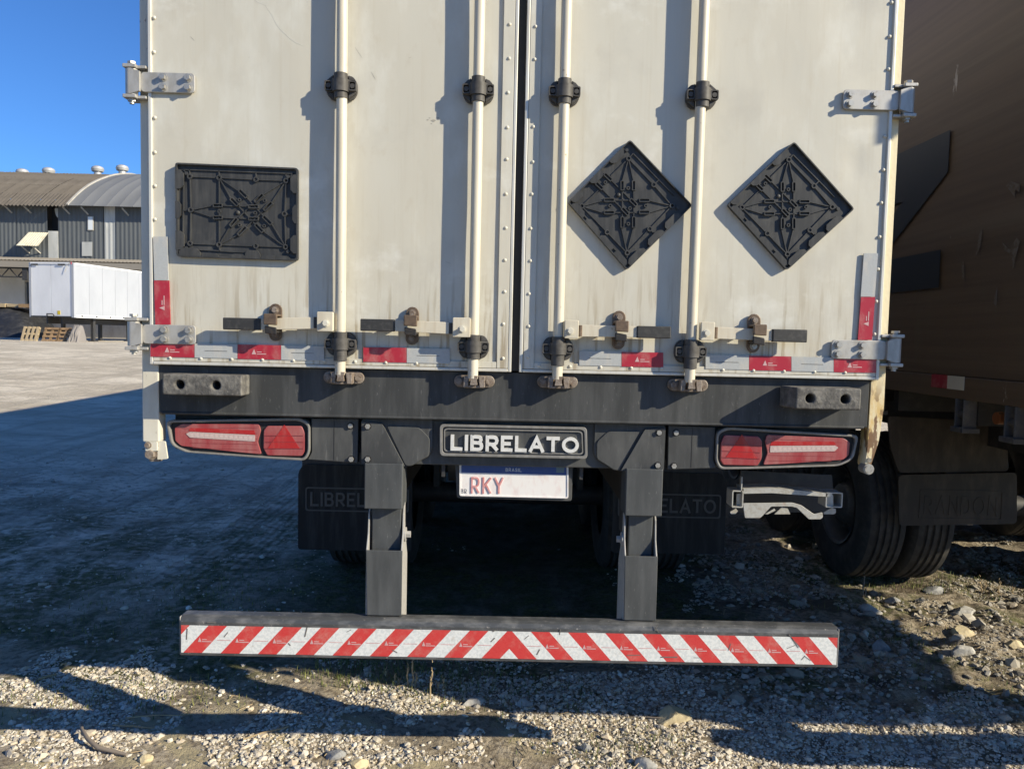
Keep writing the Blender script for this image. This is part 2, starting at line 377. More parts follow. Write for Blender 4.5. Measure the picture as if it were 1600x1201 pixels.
def ground_mat():
    m_ = bpy.data.materials.new('yard_ground'); m_.use_nodes = True; t = m_.node_tree; N = t.nodes; L = t.links
    b = N['Principled BSDF']; b.inputs['Roughness'].default_value = .9; b.inputs['Specular IOR Level'].default_value = .2
    tc = N.new('ShaderNodeTexCoord'); sx = N.new('ShaderNodeSeparateXYZ'); L.new(tc.outputs['Object'], sx.inputs[0])
    def nz(scale, det=6, rough=.6):
        mp = N.new('ShaderNodeMapping'); mp.inputs['Scale'].default_value = scale if hasattr(scale,'__len__') else (scale,)*3
        L.new(tc.outputs['Object'], mp.inputs[0]); n = N.new('ShaderNodeTexNoise'); n.inputs['Scale'].default_value = 1
        n.inputs['Detail'].default_value = det; n.inputs['Roughness'].default_value = rough; L.new(mp.outputs[0], n.inputs['Vector']); return n.outputs[0]
    def mr(v, a, c, s_=1):
        n = N.new('ShaderNodeMapRange'); n.interpolation_type = 'SMOOTHSTEP'; n.inputs[1].default_value = a; n.inputs[2].default_value = c; n.inputs[4].default_value = s_; L.new(v, n.inputs[0]); return n.outputs[0]
    def mul(a, c):
        n = N.new('ShaderNodeMath'); n.operation = 'MULTIPLY'; L.new(a, n.inputs[0])
        if hasattr(c, 'is_linked'): L.new(c, n.inputs[1])
        else: n.inputs[1].default_value = c
        return n.outputs[0]
    def mix(f, a, c):
        n = N.new('ShaderNodeMix'); n.data_type = 'RGBA'; L.new(f, n.inputs[0])
        if hasattr(a, 'is_linked'): L.new(a, n.inputs[6])
        else: n.inputs[6].default_value = (*a,1)
        if hasattr(c, 'is_linked'): L.new(c, n.inputs[7])
        else: n.inputs[7].default_value = (*c,1)
        return n.outputs[2]
    dirt = mix(mr(nz(5), .35, .7), (.30,.25,.18), (.45,.39,.30))
    dirt = mix(mr(nz(34), .45, .62, .8), dirt, (.15,.12,.085)); dirt = mix(mul(mr(nz(2.6), .5, .62), mr(sx.outputs[0], .8, 1.6)), dirt, (.12,.095,.068)); dirt = mix(mul(mr(nz(3.4), .50, .60), mr(sx.outputs[1], 1.3, .4)), dirt, (.42,.36,.23))
    sand = mix(mr(nz((.5,.9,1)), .36, .66), (.49,.43,.335), (.69,.62,.50))
    sand = mix(mr(nz((2.2,.28,1)), .50, .66, .6), sand, (.38,.335,.265)); sand = mix(mr(nz((1.6,4,1)), .52, .68, .6), sand, (.34,.30,.24))
    sand = mix(mr(nz(9), .55, .7, .6), sand, (.30,.28,.22))
    cur = mix(mr(sx.outputs[1], 3.0, 8.0), dirt, sand)
    leftm = mr(sx.outputs[0], -.6, -2.4)
    packed = mix(mr(nz((1.3,1.9,1)), .38, .62), (.44,.37,.29), (.77,.66,.54)); packed = mix(mr(nz((7,.45,1)), .50, .62, .6), packed, (.27,.235,.19)); packed = mix(mr(nz((9,14,1)), .50, .62, .75), packed, (.24,.205,.16)); packed = mix(mr(nz(40), .55, .68, .5), packed, (.55,.50,.43))
    cur = mix(mul(leftm, mr(sx.outputs[1], 1.3, 2.6)), cur, mix(mr(sx.outputs[1], 5, 9), packed, sand))
    moss = mul(mul(mr(nz(1.5), .44, .58), mr(nz(16), .36, .58)), mul(mr(sx.outputs[1], .45, .9), mr(sx.outputs[1], 6.0, 3.0)))
    under_soil_shade = mul(mul(mr(sx.outputs[0], -1.9, -.9), mr(sx.outputs[0], 1.9, 1.1)), mr(sx.outputs[1], .9, 1.7))  # dark soil beneath the trailer, blackened further to paint in its shade
    cur = mix(mul(under_soil_shade, .8), cur, mix(mr(nz(7), .4, .62), (.04,.04,.026), (.10,.09,.07)))
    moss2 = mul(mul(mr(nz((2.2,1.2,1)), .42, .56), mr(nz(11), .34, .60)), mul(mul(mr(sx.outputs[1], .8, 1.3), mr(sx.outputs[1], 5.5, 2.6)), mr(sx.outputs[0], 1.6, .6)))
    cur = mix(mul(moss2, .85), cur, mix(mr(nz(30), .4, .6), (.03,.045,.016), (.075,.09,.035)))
    cur = mix(mul(moss, .9), cur, mix(mr(nz(40), .4, .6), (.045,.055,.018), (.13,.13,.05)))
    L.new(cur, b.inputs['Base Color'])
    # tyre tread prints left of the trailer: fine relief
    wv = N.new('ShaderNodeTexWave'); wv.wave_type = 'BANDS'; wv.bands_direction = 'X'; wv.inputs['Scale'].default_value = 4.6; wv.inputs['Distortion'].default_value = 2.5; wv.inputs['Detail'].default_value = 3
    L.new(tc.outputs['Object'], wv.inputs[0])
    bx = mul(mul(mr(sx.outputs[0], -2.42, -2.36), mr(sx.outputs[0], -1.72, -1.78)), mul(mr(sx.outputs[1], 1.9, 2.2), mr(sx.outputs[1], 12, 6)))
    hgt = N.new('ShaderNodeMath'); hgt.operation = 'ADD'; L.new(nz(46, 8, .7), hgt.inputs[0]); L.new(mul(mul(wv.outputs['Fac'], bx), .55), hgt.inputs[1])
    h2 = N.new('ShaderNodeMath'); h2.operation = 'ADD'; L.new(hgt.outputs[0], h2.inputs[0]); L.new(mul(nz((5,2.5,5), 7, .68), 1.6), h2.inputs[1])
    bp = N.new('ShaderNodeBump'); bp.inputs['Strength'].default_value = .8; bp.inputs['Distance'].default_value = .03
    L.new(h2.outputs[0], bp.inputs['Height']); L.new(bp.outputs[0], b.inputs['Normal'])
    return m_
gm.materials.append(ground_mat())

# ------------------------------------------------------------------ WAREHOUSE (far left)
WALLG = mat('grey_sheet', (.105,.115,.122), .6, .1, var=[((.07,.078,.083), (2,2,.25), .45, .7, .7), ((.17,.178,.18), (1.2,1.2,.15), .60, .75, .5)])
CONC = mat('pale_concrete', (.42,.40,.36), .8, var=[((.27,.25,.22), (1.2,1.2,.6), .45, .7, .8)])
TILE = mat('fibre_cement', (.105,.092,.078), .9, var=[((.06,.052,.045), (.7,.4,.7), .42, .68, .8), ((.16,.145,.125), (3,1,1), .58, .74, .5)])
METR = mat('metal_roof', (.175,.18,.185), .6, .1, var=[((.13,.135,.14), (.5,.2,.2), .42, .7, .8)])
CANO = mat('canopy_sheet', (.25,.225,.19), .75, var=[((.22,.20,.17), (.8,3,3), .45, .68, .7)])
TRANS = mat('translucent_sheet', (.40,.41,.40), .5, var=[((.55,.55,.52), (1.5,1.5,.4), .5, .7, .8), ((.25,.26,.26), (2,2,.6), .5, .7, .5)])
CREAM = mat('awning_sheet', (.66,.62,.50), .5, var=[((.5,.44,.32), (2,2,2), .5, .7, .6)])
DARK = mat('dark_opening', (.012,.012,.014), .8)
WWALL = mat('bay_wall', (.62,.60,.56), .8, var=[((.48,.46,.42), (.8,.8,.4), .45, .7, .7)])
GLASSW = mat('pale_pane', (.62,.66,.70), .2)
VENT = mat('vent_metal', (.50,.50,.49), .45, .4)
WY = 55.0; GB = .92
wh = thing('warehouse', 'long grey sheet-metal warehouse with curved roof and four roof ventilators', 'warehouse', (-33,WY,GB))
def wpart(mb, name, mt, parent=None, **k):
    o = mb.build(name, mt, None, **k)
    o.parent = parent or wh
    if parent is None: o.matrix_parent_inverse = Matrix.Translation((33,-WY,-GB))
    return o
def corr_sheet(mb, x0, x1, z0, z1, y, pitch=.3, amp=.022):
    xs = [x0]; n = max(2, int((x1-x0)/pitch*4)); pts = []
    for i in range(n+1):
        x = x0+(x1-x0)*i/n; k = i % 4; pts.append((x, y-(amp if k in (1,2) else 0)))
    vs_ = [(x,yy,z0) for x,yy in pts]+[(x,yy,z1) for x,yy in pts]; m2 = len(pts)
    mb.add(vs_, [(i,i+1,m2+i+1,m2+i) for i in range(m2-1)])
eave = at(110,322,WY)[1]; ztop = eave+.2; zlow = at(110,404,WY)[1]
xs_w = [at(p,360,WY)[0] for p in (-230,-115,-20,26,75)]
for a, b_ in zip(xs_w[:-1], xs_w[1:]):
    mb = MB(); corr_sheet(mb, a, b_-.02, zlow, ztop, WY+random.uniform(-.03,.03)); wpart(mb, 'wall_panel', WALLG)
xo0, xo1 = at(75,340,WY)[0], at(91,340,WY)[0]; zo = at(80,361,WY)[1]
mb = MB(); mb.box(xo0, xo1, WY+.5, WY+.55, zo, ztop); wpart(mb, 'dark_opening', DARK)
mb = MB(); mb.box(xo0+.02, xo1-.02, WY-.06, WY+.1, zlow, zo); wpart(mb, 'pale_panel', TRANS)
mb = MB(); mb.prism(rounded(ats([(277,415),(298,415),(298,470),(285,455)], WY-.1, 0, 200, 3.337), .3), WY+.05, WY+.12); wpart(mb, 'torn_sheet', TRANS)
xr = [at(p,360,WY)[0] for p in (91,162.5,180.5,290,420,560)]
for i,(a, b_) in enumerate(zip(xr[:-1], xr[1:])):
    mb = MB(); corr_sheet(mb, a, b_-.02, zlow, ztop, WY+random.uniform(-.03,.03), .32); wpart(mb, 'translucent_panel' if i == 1 else 'wall_panel', TRANS if i == 1 else WALLG)
p = ats([(137,338),(146,338),(146,360),(137,360)], WY-.08)
mb = MB(); mb.prism(p, WY-.10, WY-.05); wf = wpart(mb, 'window', CONC)
mb = MB(); mb.prism(inset(p,.05), WY-.115, WY-.105); o = mb.build('pane', GLASSW, wf)
p = ats([(128,378),(144,378),(144,400),(128,400)], WY-.08)
mb = MB(); mb.prism(p, WY-.09, WY-.07); wpart(mb, 'patch_sheet', TRANS)
# eave brackets
for px in (20,50,110,139,202):
    x = at(px,330,WY)[0]; mb = MB(); mb.beam((x,WY-.1,eave-.6),(x-.2,WY-.7,eave-.15),.08); wpart(mb, 'eave_bracket', CONC)
# cream awning
aw = []
yA = WY-.3
p = ats([(46,363),(77,362.5),(71,386.5),(37,386)], WY)
zA, zB = p[0][1], p[2][1]; n = 9
mb = MB()
for i in range(n):
    u0, u1 = i/n, (i+1)/n
    for j,(q0,q1,h) in enumerate(((u0,u0+.7/n,.0),(u0+.7/n,u1,-.05))):
        t0 = p[0][0]+(p[1][0]-p[0][0])*q0; t1 = p[0][0]+(p[1][0]-p[0][0])*q1
        b0 = p[3][0]+(p[2][0]-p[3][0])*q0; b1 = p[3][0]+(p[2][0]-p[3][0])*q1
        mb.add([(t0,WY-.1+h,zA),(t1,WY-.1+h,zA),(b1,WY-.9+h,zB),(b0,WY-.9+h,zB),(t0,WY-.04+h,zA),(t1,WY-.04+h,zA),(b1,WY-.84+h,zB),(b0,WY-.84+h,zB)],
               [(3,2,1,0),(4,5,6,7),(0,1,5,4),(2,3,7,6),(1,2,6,5),(3,0,4,7)])
an = wpart(mb, 'awning', CREAM)
for xa_ in (p[3][0]+.3, p[2][0]-.5): mb = MB(); mb.beam((xa_,WY-.85,zB+.02),(xa_+.15,WY-.05,zB-.45),.07); mb.build('awning_arm', CONC, an)
# roofs: same arc both sides of the division
arc = [(WY-.9, eave-.15), (WY+.6, eave+.95), (WY+2.2, eave+1.9), (WY+4.2, eave+2.8), (WY+6.6, eave+3.6), (WY+9.5, eave+4.15), (WY+13, eave+4.0), (WY+16,eave+3.0), (WY+19,eave+.5)]
xdiv = at(103,321,WY-.9)[0]
tile_w = 1.1
for k in range(len(arc)-1):               # courses of corrugated sheets on the left
    (ya,za),(yb,zb) = arc[k], arc[k+1]
    me = None
    ncol = 30 if k < 5 else 6
    wd = tile_w if k < 5 else tile_w*5
    for i in range(ncol):
        x1 = xdiv-.03-i*wd; x0 = x1-wd+.02
        if me is None:
            mb = MB(); nn = 16 if k < 5 else 4
            pts = [(x0-x1+(wd-.02)*j/nn, .05*math.sin(j/nn*4*2*PI) if k < 5 else 0) for j in range(nn+1)]
            vs_ = [(x, ya-.12, za+h-.04) for x,h in pts]+[(x, yb, zb+h+.03) for x,h in pts]; m2 = len(pts)
            mb.add(vs_, [(j,j+1,m2+j+1,m2+j) for j in range(m2-1)])
            o = wpart(mb, 'roof_sheet', TILE); me = o.data; o.location.x += x1
        else:
            o = bpy.data.objects.new('roof_sheet', me); col.objects.link(o); o.parent = wh; o.matrix_parent_inverse = Matrix.Translation((33,-WY,-GB)); o.location.x += x1
        o.location.z += random.uniform(-.015,.015)
fine = []
for k in range(len(arc)-1):
    for j in range(4):
        t = j/4; p0 = arc[max(k-1,0)]; p1 = arc[k]; p2 = arc[k+1]; p3 = arc[min(k+2,len(arc)-1)]
        fine.append(tuple(.5*((2*p1[c])+(-p0[c]+p2[c])*t+(2*p0[c]-5*p1[c]+4*p2[c]-p3[c])*t*t+(-p0[c]+3*p1[c]-3*p2[c]+p3[c])*t**3) for c in (0,1)))
fine.append(arc[-1])
for i in range(22):                        # standing-seam strips of the vaulted roof
    x0 = xdiv+.03+i*.95; mb = MB(); n2 = len(fine)
    vs_ = []
    for x, h in ((x0,.0),(x0+.03,.022),(x0+.06,.0),(x0+.95,.0)):
        vs_ += [(x, y, z+h+.06) for y,z in fine]
    fs = [(c*n2+j,(c+1)*n2+j,(c+1)*n2+j+1,c*n2+j+1) for c in range(3) for j in range(n2-1)]
    mb.add(vs_, fs); wpart(mb, 'vault_sheet', METR, smooth=40)
mb = MB(); n2 = len(fine)
mb.add([(xdiv-.02,y,z+.02) for y,z in fine]+[(xdiv-.02,y,z+.16) for y,z in fine]+[(xdiv+.14,y,z+.02) for y,z in fine]+[(xdiv+.14,y,z+.16) for y,z in fine],
       [(j,j+1,n2+j+1,n2+j) for j in range(n2-1)]+[(n2+j,n2+j+1,3*n2+j+1,3*n2+j) for j in range(n2-1)]+[(2*n2+j,3*n2+j,3*n2+j+1,2*n2+j+1) for j in range(n2-1)])
wpart(mb, 'verge_flashing', CONC)
vm = None
for px,py in ((35,271),(76,269),(152.5,266.5),(191,265)):
    yv = WY+9.6; x,z = at(px,py,yv)
    if vm is None:
        mb = MB(); mb.lathe_z(0,0,0,[(.3,-.75),(.3,-.25),(.46,-.2),(.52,0),(.44,.18),(.22,.28),(.02,.3)], 18)
        o = wpart(mb, 'roof_ventilator', VENT, smooth=35); vm = o.data
    else:
        o = bpy.data.objects.new('roof_ventilator', vm); col.objects.link(o); o.parent = wh; o.matrix_parent_inverse = Matrix.Translation((33,-WY,-GB))
    o.location += Vector((x,yv,z+.1)); o.matrix_parent_inverse = Matrix.Translation((33,-WY,-GB))
# canopy over the loading bays
zc1 = at(110,404,WY)[1]; zc0 = at(110,414,WY-4)[1]
x0c, x1c = at(-250,410,WY-4)[0], at(520,410,WY-4)[0]
mb = MB(); npt = 260; pts = [(x0c+(x1c-x0c)*i/npt, .04 if i % 2 else 0) for i in range(npt+1)]
m2 = len(pts)
mb.add([(x,WY-4,zc0+h+.25) for x,h in pts]+[(x,WY+.1,zc1+h) for x,h in pts], [(i,i+1,m2+i+1,m2+i) for i in range(m2-1)])
wpart(mb, 'canopy_roof', CANO)
mb = MB(); mb.box(x0c,x1c,WY-3.95,WY-3.75,zc0-.22,zc0+.2); wpart(mb, 'canopy_beam', CANO)
# truss
zt1, zt0 = zc0-.26, zc0-.26-at(0,413,WY-3.9)[1]+at(0,422,WY-3.9)[1]
zt0 = zt1-.62; xt0, xt1 = at(-200,415,WY-3.9)[0], at(35,415,WY-3.9)[0]
mb = MB(); mb.beam((xt0,WY-3.6,zt1),(xt1,WY-3.6,zt1),.09); mb.beam((xt0,WY-3.6,zt0),(xt1,WY-3.6,zt0),.09)
k = 0; x = xt1
while x > xt0:
    mb.beam((x,WY-3.6,zt0 if k%2 else zt1),(x-.55,WY-3.6,zt1 if k%2 else zt0),.06); x -= .55; k += 1
wpart(mb, 'roof_truss', CHAS)
mb = MB(); mb.box(xt1-.1,xt1+.25,WY-3.8,WY-3.4,zt0-.2,zt1+.1); wpart(mb, 'truss_column_head', CHAS)
xb = at(36,450,WY)[0]
mb = MB(); mb.box(at(-250,450,WY)[0], xb, WY+.2, WY+.5, GB, zlow); wpart(mb, 'bay_wall', WWALL)
mb = MB(); mb.box(xb, at(42,450,WY)[0], WY+1.2, WY+1.3, GB, at(38,440,WY)[1]); wpart(mb, 'bay_door', DARK)
mb = MB(); mb.box(xb+.01, at(560,450,WY)[0], WY+.2, WY+.5, at(38,440,WY)[1], zlow); mb.box(at(42.2,450,WY)[0], at(560,450,WY)[0], WY+.2, WY+.5, GB, at(38,440,WY)[1]-.002); wpart(mb, 'bay_lintel', CONC)
mb = MB(); mb.box(at(-250,450,WY)[0], at(560,450,WY)[0], WY+10, WY+18.5, GB, eave-.5); wpart(mb, 'rear_hall', WALLG)

# ------------------------------------------------------------------ parked white trailer, far left
FWHITE_DARK = mat('far_white_darkened', (.37,.39,.43), .7, spec=.2, var=[((.32,.34,.38), (1.2,1.2,.5), .45, .7, .7)])  # trailer's white paint, darkened to hold back direct sun on the side
FWHITE_LIGHT = mat('far_white_lightened', (.74,.75,.77), .6, var=[((.64,.65,.67), (1.0,1.0,.4), .45, .7, .8)])  # same white paint, lightened to brighten the rear that sun barely grazes
YLAB = mat('yellow_label', (.6,.45,.03), .5)
dv = Vector((.80,3.95,0)).normalized(); nv = Vector((dv.y,-dv.x,0))          # long axis, right-hand side
c0 = Vector((*[at(115,495,37.3)[0]], 37.3, 0))
bt = thing('parked_trailer', 'plain white box trailer standing in front of the grey warehouse', 'trailer', (c0.x, c0.y, GB))
rotz = math.atan2(dv.y, dv.x)-PI/2; bt.rotation_euler.z = rotz
zb_ = at(115,495.5,37.3)[1]-GB; zt_ = at(115,411,37.3)[1]-GB; LW, LL = 2.62, 12.0
def bp_(mb, name, mt, parent=None, **k): return mb.build(name, mt, parent or bt, **k)
mb = MB(); mb.box(-LW+.02,-.02,.05,LL,zb_,zt_-.02); bp_(mb,'box_body',FWHITE_LIGHT)
mb = MB()
for i in range(12): mb.box(-.015, .015, .14+i*.985, .14+(i+1)*.985-.012, zb_+.14, zt_-.08)
s_pan = []
for i in range(12):
    mb = MB(); mb.box(-.015,.012,.14+i*.985,.14+(i+1)*.985-.012,zb_+.14,zt_-.08); bp_(mb,'side_panel',FWHITE_DARK)
mb = MB(); mb.box(-.01,.03,.14,LL,zb_-.02,zb_+.13); sr = bp_(mb,'side_rail',FWHITE_LIGHT)
for i in range(11):
    mb = MB(); mb.box(.03,.05,.5+i*1.05,.62+i*1.05,zb_+.03,zb_+.10); mb.build('side_marker', CHAS, sr)
mb = MB(); mb.box(-.01,.03,.14,LL,zt_-.07,zt_+.03); bp_(mb,'top_rail',FWHITE_LIGHT)
mb = MB(); mb.box(-.10,.05,-.02,.13,zb_-.02,zt_+.02); bp_(mb,'corner_post',FWHITE_DARK)
mb = MB(); mb.box(-LW,-LW+.14,-.02,.13,zb_-.02,zt_+.02); bp_(mb,'corner_post',FWHITE_DARK)
for a,b_ in ((-LW+.15,-LW/2-.02),(-LW/2+.0,-.11)):
    mb = MB(); mb.box(a,b_,.0,.05,zb_+.05,zt_-.06); bp_(mb,'rear_door',FWHITE_LIGHT)
mb = MB(); mb.box(-LW+.1,-.1,-.04,.1,zt_-.05,zt_+.04); hd = bp_(mb,'rear_header',FWHITE_LIGHT)
for x in (-2.25,-.65): mb = MB(); mb.box(x-.2,x+.2,-.06,-.035,zt_-.11,zt_-.04); mb.build('header_lamp', CHAS, hd)
mb = MB(); mb.box(-LW+.1,-.1,-.03,.1,zb_-.02,zb_+.045); bp_(mb,'rear_sill',CHAS)
mb = MB(); mb.box(-.95,-.78,-.012,.0,zb_+.12,zb_+.32); bp_(mb,'yellow_label',YLAB)
mb = MB(); mb.tube([(-1.55,-.03,zb_),(-1.5,-.1,zb_+.15),(-1.15,-.1,zb_+.15),(-1.1,-.03,zb_)],.03,6); bp_(mb,'grab_handle',CHAS)
mb = MB(); mb.tube([(-.10,-.05,zt_+.05),(-.3,-.05,zt_-.1),(-.45,-.05,zt_-.5)],.012,6); bp_(mb,'hanging_strap',CONC)
mb = MB(); mb.box(-.10,-.06,-.05,.0,zt_-.06,zt_+.05); bp_(mb,'corner_lamp',RED)
for y in (1.8,4.6):
    for x in (-.35,-2.2):
        mb = MB(); mb.box(x-.08,x+.08,y-.08,y+.08,.04,zb_); l_ = bp_(mb,'support_leg',CHAS)
        mb = MB(); mb.box(x-.2,x+.2,y-.16,y+.16,0,.05); mb.build('foot_plate',CHAS,l_)
for y in (8.2,9.4,10.6):
    for x in (-.3,-2.3):
        mb = MB(); mb.lathe_x(x,y,.52,[(-.14,.28),(-.14,.48),(-.10,.52),(.10,.52),(.14,.48),(.14,.28),(-.14,.28)],24); bp_(mb,'wheel',TYRE,smooth=35)
for x in (-.9,-1.75): mb = MB(); mb.box(x-.05,x+.05,.2,LL-.2,zb_-.35,zb_); bp_(mb,'chassis_rail',CHAS)
mb = MB(); mb.box(-.3,-.05,6.2,7.0,zb_-.75,zb_-.1); bp_(mb,'tool_box',RIM)

# tarpaulin heap, pallets, sheeting
TARP = mat('black_tarp', (.022,.023,.026), .38, var=[((.06,.06,.062), (2,2,2), .5, .7, .6)], bump=((1.5,1.5,3), .8, .2))
WOOD = mat('pallet_wood', (.26,.17,.09), .8, var=[((.14,.085,.045), (6,6,2), .42, .65, .8)])
WOODP = mat('pale_wood', (.34,.27,.17), .8, var=[((.38,.28,.16), (6,6,2), .45, .7, .7)])
RAG = mat('pale_sheeting', (.22,.20,.185), .8)
def heap(name, x0, x1, y0, y1, h, mt, seed, sharp=2.2):
    nx_, ny_ = 40, 24; mb = MB(); vs_ = []
    for j in range(ny_+1):
        for i in range(nx_+1):
            u, v = i/nx_, j/ny_
            e = (1-abs(2*u-1)**6)*(1-max(0,1-2*v)**sharp if v < .5 else 1-abs(2*v-1)**6)
            nn = mnoise.noise(Vector((u*7+seed, v*5, 0)))*.10+mnoise.noise(Vector((u*19+seed, v*11, 3)))*.05
            vs_.append((x0+(x1-x0)*u, y0+(y1-y0)*v+nn*.8, GB+max(0,e)*h*(1+nn)-.03))
    mb.add(vs_, [(j*(nx_+1)+i,j*(nx_+1)+i+1,(j+1)*(nx_+1)+i+1,(j+1)*(nx_+1)+i) for j in range(ny_) for i in range(nx_)])
    return mb.build(name, mt, smooth=50)
YH = 47.0
xh0, xh1 = at(-120,500,YH)[0], at(56,500,YH)[0]
hz = at(20,479,YH)[1]-GB
tag(heap('tarp_heap', xh0, xh1, YH-1.2, YH+3.2, hz, TARP, 3), 'long heap under black tarpaulin with pale timber along its top', 'covered heap')
mb = MB()
tp = thing('timber_stack', 'pale timber boards lying on top of the black tarpaulin heap', 'timber stack', ((xh0+xh1)/2, YH+.8, GB+hz))
for i in range(9):
    mb = MB(); x = -3.6+i*.85; mb.box(x,x+.78,-.5+random.uniform(-.1,.1),.5,.0+random.uniform(-.04,.0),.16+random.uniform(0,.08)); mb.build('board', random.choice((WOOD,WOODP)), tp)
def pallet(x, y, lean, rz, label, mt, wd=.82, ht=.78):
    t = thing('pallet', label, 'pallet', (x,y,GB), 'wooden pallets leaning by the black heap')
    t.rotation_euler = (R(lean),0,R(rz))
    for i in range(4):
        mb = MB(); zz = i*(ht-.12)/3; mb.box(-wd/2,wd/2,-.02,.0,zz,zz+.12); mb.build('board', mt, t)
    for i in (-1,0,1):
        mb = MB(); mb.box(i*(wd/2-.06)-.05,i*(wd/2-.06)+.05,.0,.1,0,ht); mb.build('stringer', mt, t)
    for i in (0,.5,1):
        mb = MB(); zz = i*(ht-.12); mb.box(-wd/2,wd/2,.1,.12,zz,zz+.12); mb.build('board', mt, t)
    return t
YP = 36.6
def pal_at(px0, px1): return (at((px0+px1)/2,523,YP)[0], YP)
x,y = pal_at(36,52); t = pallet(x,y,-24,0,'pale pallet with upright boards leaning on the black tarpaulin heap',WOODP,.8,.8)
for o in list(t.children):
    o.rotation_euler.y = R(90) ; o.location = (-.4,0,.4)
    if o.name.startswith('stringer'): pass
x,y = pal_at(68,86); pallet(x,y,-26,0,'orange-brown pallet between the pale pallet and the lighter-topped one',WOOD)
x,y = pal_at(91,107); pallet(x,y,-26,0,'orange-brown pallet nearest the pale sheeting under the white trailer',WOOD,.8)
rg = heap('sheeting_scrap', at(110,520,YP)[0], at(128,520,YP)[0], YP-.4, YP+.5, .85, RAG, 9, 1.2)
tag(rg, 'crumpled pale sheeting lying beside the pallets under the white trailer', 'scrap sheeting')

# ------------------------------------------------------------------ wheels shared by both near trailers
def tyre_prof(R_=.52, W_=.275):
    h = W_/2
    p = [(-h*.80,.29),(-h*.98,.33),(-h*1.04,.40),(-h*.98,R_-.06),(-h*.90,R_-.018),(-h*.84,R_-.006)]
    for c in (-.5,-.17,.17,.5):
        p += [(h*c-.012,R_),(h*c-.008,R_-.014),(h*c+.008,R_-.014),(h*c+.012,R_)]
    p += [(h*.84,R_-.006),(h*.90,R_-.018),(h*.98,R_-.06),(h*1.04,.40),(h*.98,.33),(h*.80,.29)]
    return p
_wm = {}
def wheel(x, y, z, parent, out):          # out = +1/-1: side the hub faces
    r = bpy.data.objects.new('wheel', None); col.objects.link(r); r.parent = parent; r.location = (x,y,z); r.empty_display_size = .1
    if 'tyre' not in _wm:
        a = MB().lathe_x(0,0,0,tyre_prof(),72).build('tyre', TYRE, smooth=28); _wm['tyre'] = a.data; bpy.data.objects.remove(a)
        for sg in (1,-1):
            mb = MB().lathe_x(0,0,0,[(sg*.13,.295),(sg*.12,.275),(-sg*.02,.255),(sg*.0,.20),(sg*.03,.16),(sg*.10,.13),(sg*.13,.06),(sg*.13,.01)],40)
            for k in range(10):
                t = 2*PI*k/10; mb.cyl((sg*.0,.19*math.cos(t),.19*math.sin(t)),(sg*.045,.19*math.cos(t),.19*math.sin(t)),.014,6)
            b = mb.build('rim', RIM, smooth=35); _wm[sg] = b.data; bpy.data.objects.remove(b)
    for nm, me in (('tyre',_wm['tyre']),('rim',_wm[out])):
        o = bpy.data.objects.new(nm, me); col.objects.link(o); o.parent = r
    return r

# ------------------------------------------------------------------ THE WHITE SEMI-TRAILER
tr = thing('semi_trailer', 'cream-white box semi-trailer with grey placard holders and striped rear bumper bar', 'semi-trailer', (0,0,0))
def part(mb, name, mt, parent=None, **k): return mb.build(name, mt, parent or tr, **k)
YD = -.020                                  # face of the doors
ZB = 1.548                                  # bottom edge of the doors
ZT = 4.25
# box behind the doors
mb = MB(); mb.box(-1.295,-1.27,.06,13.6,1.50,ZT); mb.box(1.27,1.295,.06,13.6,1.50,ZT); mb.box(-1.27,1.27,.06,13.6,ZT-.03,ZT); mb.box(-1.27,1.27,.06,13.6,1.40,1.50); mb.box(-1.27,1.27,13.5,13.6,1.5,ZT-.03)
part(mb, 'box_body', BODY)
mb = MB(); mb.box(-1.22,1.22,.012,.05,1.55,ZT-.05); part(mb, 'door_backing', SEAL)
# corner posts
zl = at(224,690,0)[1]
mb = MB(); mb.prism(rounded([(-1.302,ZT),(-1.272,ZT),(-1.272,1.552),(-1.244,1.55),(-1.244,zl),(-1.302,zl)],.006), .0, .058)
lp = part(mb, 'corner_post', POST, bevel=.004)
p = rounded(ats([(246,688),(257,690),(261,717),(245,718)], .0), .004)
mb = MB(); mb.prism(p, .004, .012); mb.prism(rounded(ats([(228,690),(246,690),(246,704),(228,704)],0),.004), -.004,.03); part(mb, 'end_plate', POST, lp)
mb = MB(); x,z = at(236,709,-.0); mb.bolt(x,z=z,y=.006,r=.016,h=.022); x,z = at(232.5,695,0); mb.bolt(x,-.004,z,.009,.012); mb.box(x-.004,x+.03,.012,.04,z-.06,z+.01); part(mb, 'end_bolt', CAST, lp)
mb = MB(); mb.prism(rounded([(1.302,ZT),(1.276,ZT),(1.276,1.552),(1.252,1.545),(1.250,1.30),(1.244,at(1350,728,0)[1]),(1.262,at(1352,735,0)[1]),(1.290,1.33),(1.302,1.45)],.008), .0, .058)
rp = part(mb, 'corner_post', RUSTPOST, bevel=.005)
rp['label'] = 'corner post streaked with yellow and brown rust at its foot'
mb = MB(); x,z = at(1355,732,0); mb.cyl((x,.03,z),(x,-.012,z),.019,18); mb.cyl((x,-.012,z),(x,-.016,z),.015,18); mb.cyl((x+.005,.02,z+.035),(x+.005,-.004,z+.03),.009,6); part(mb,'end_bolt',STEEL,rp,smooth=35)
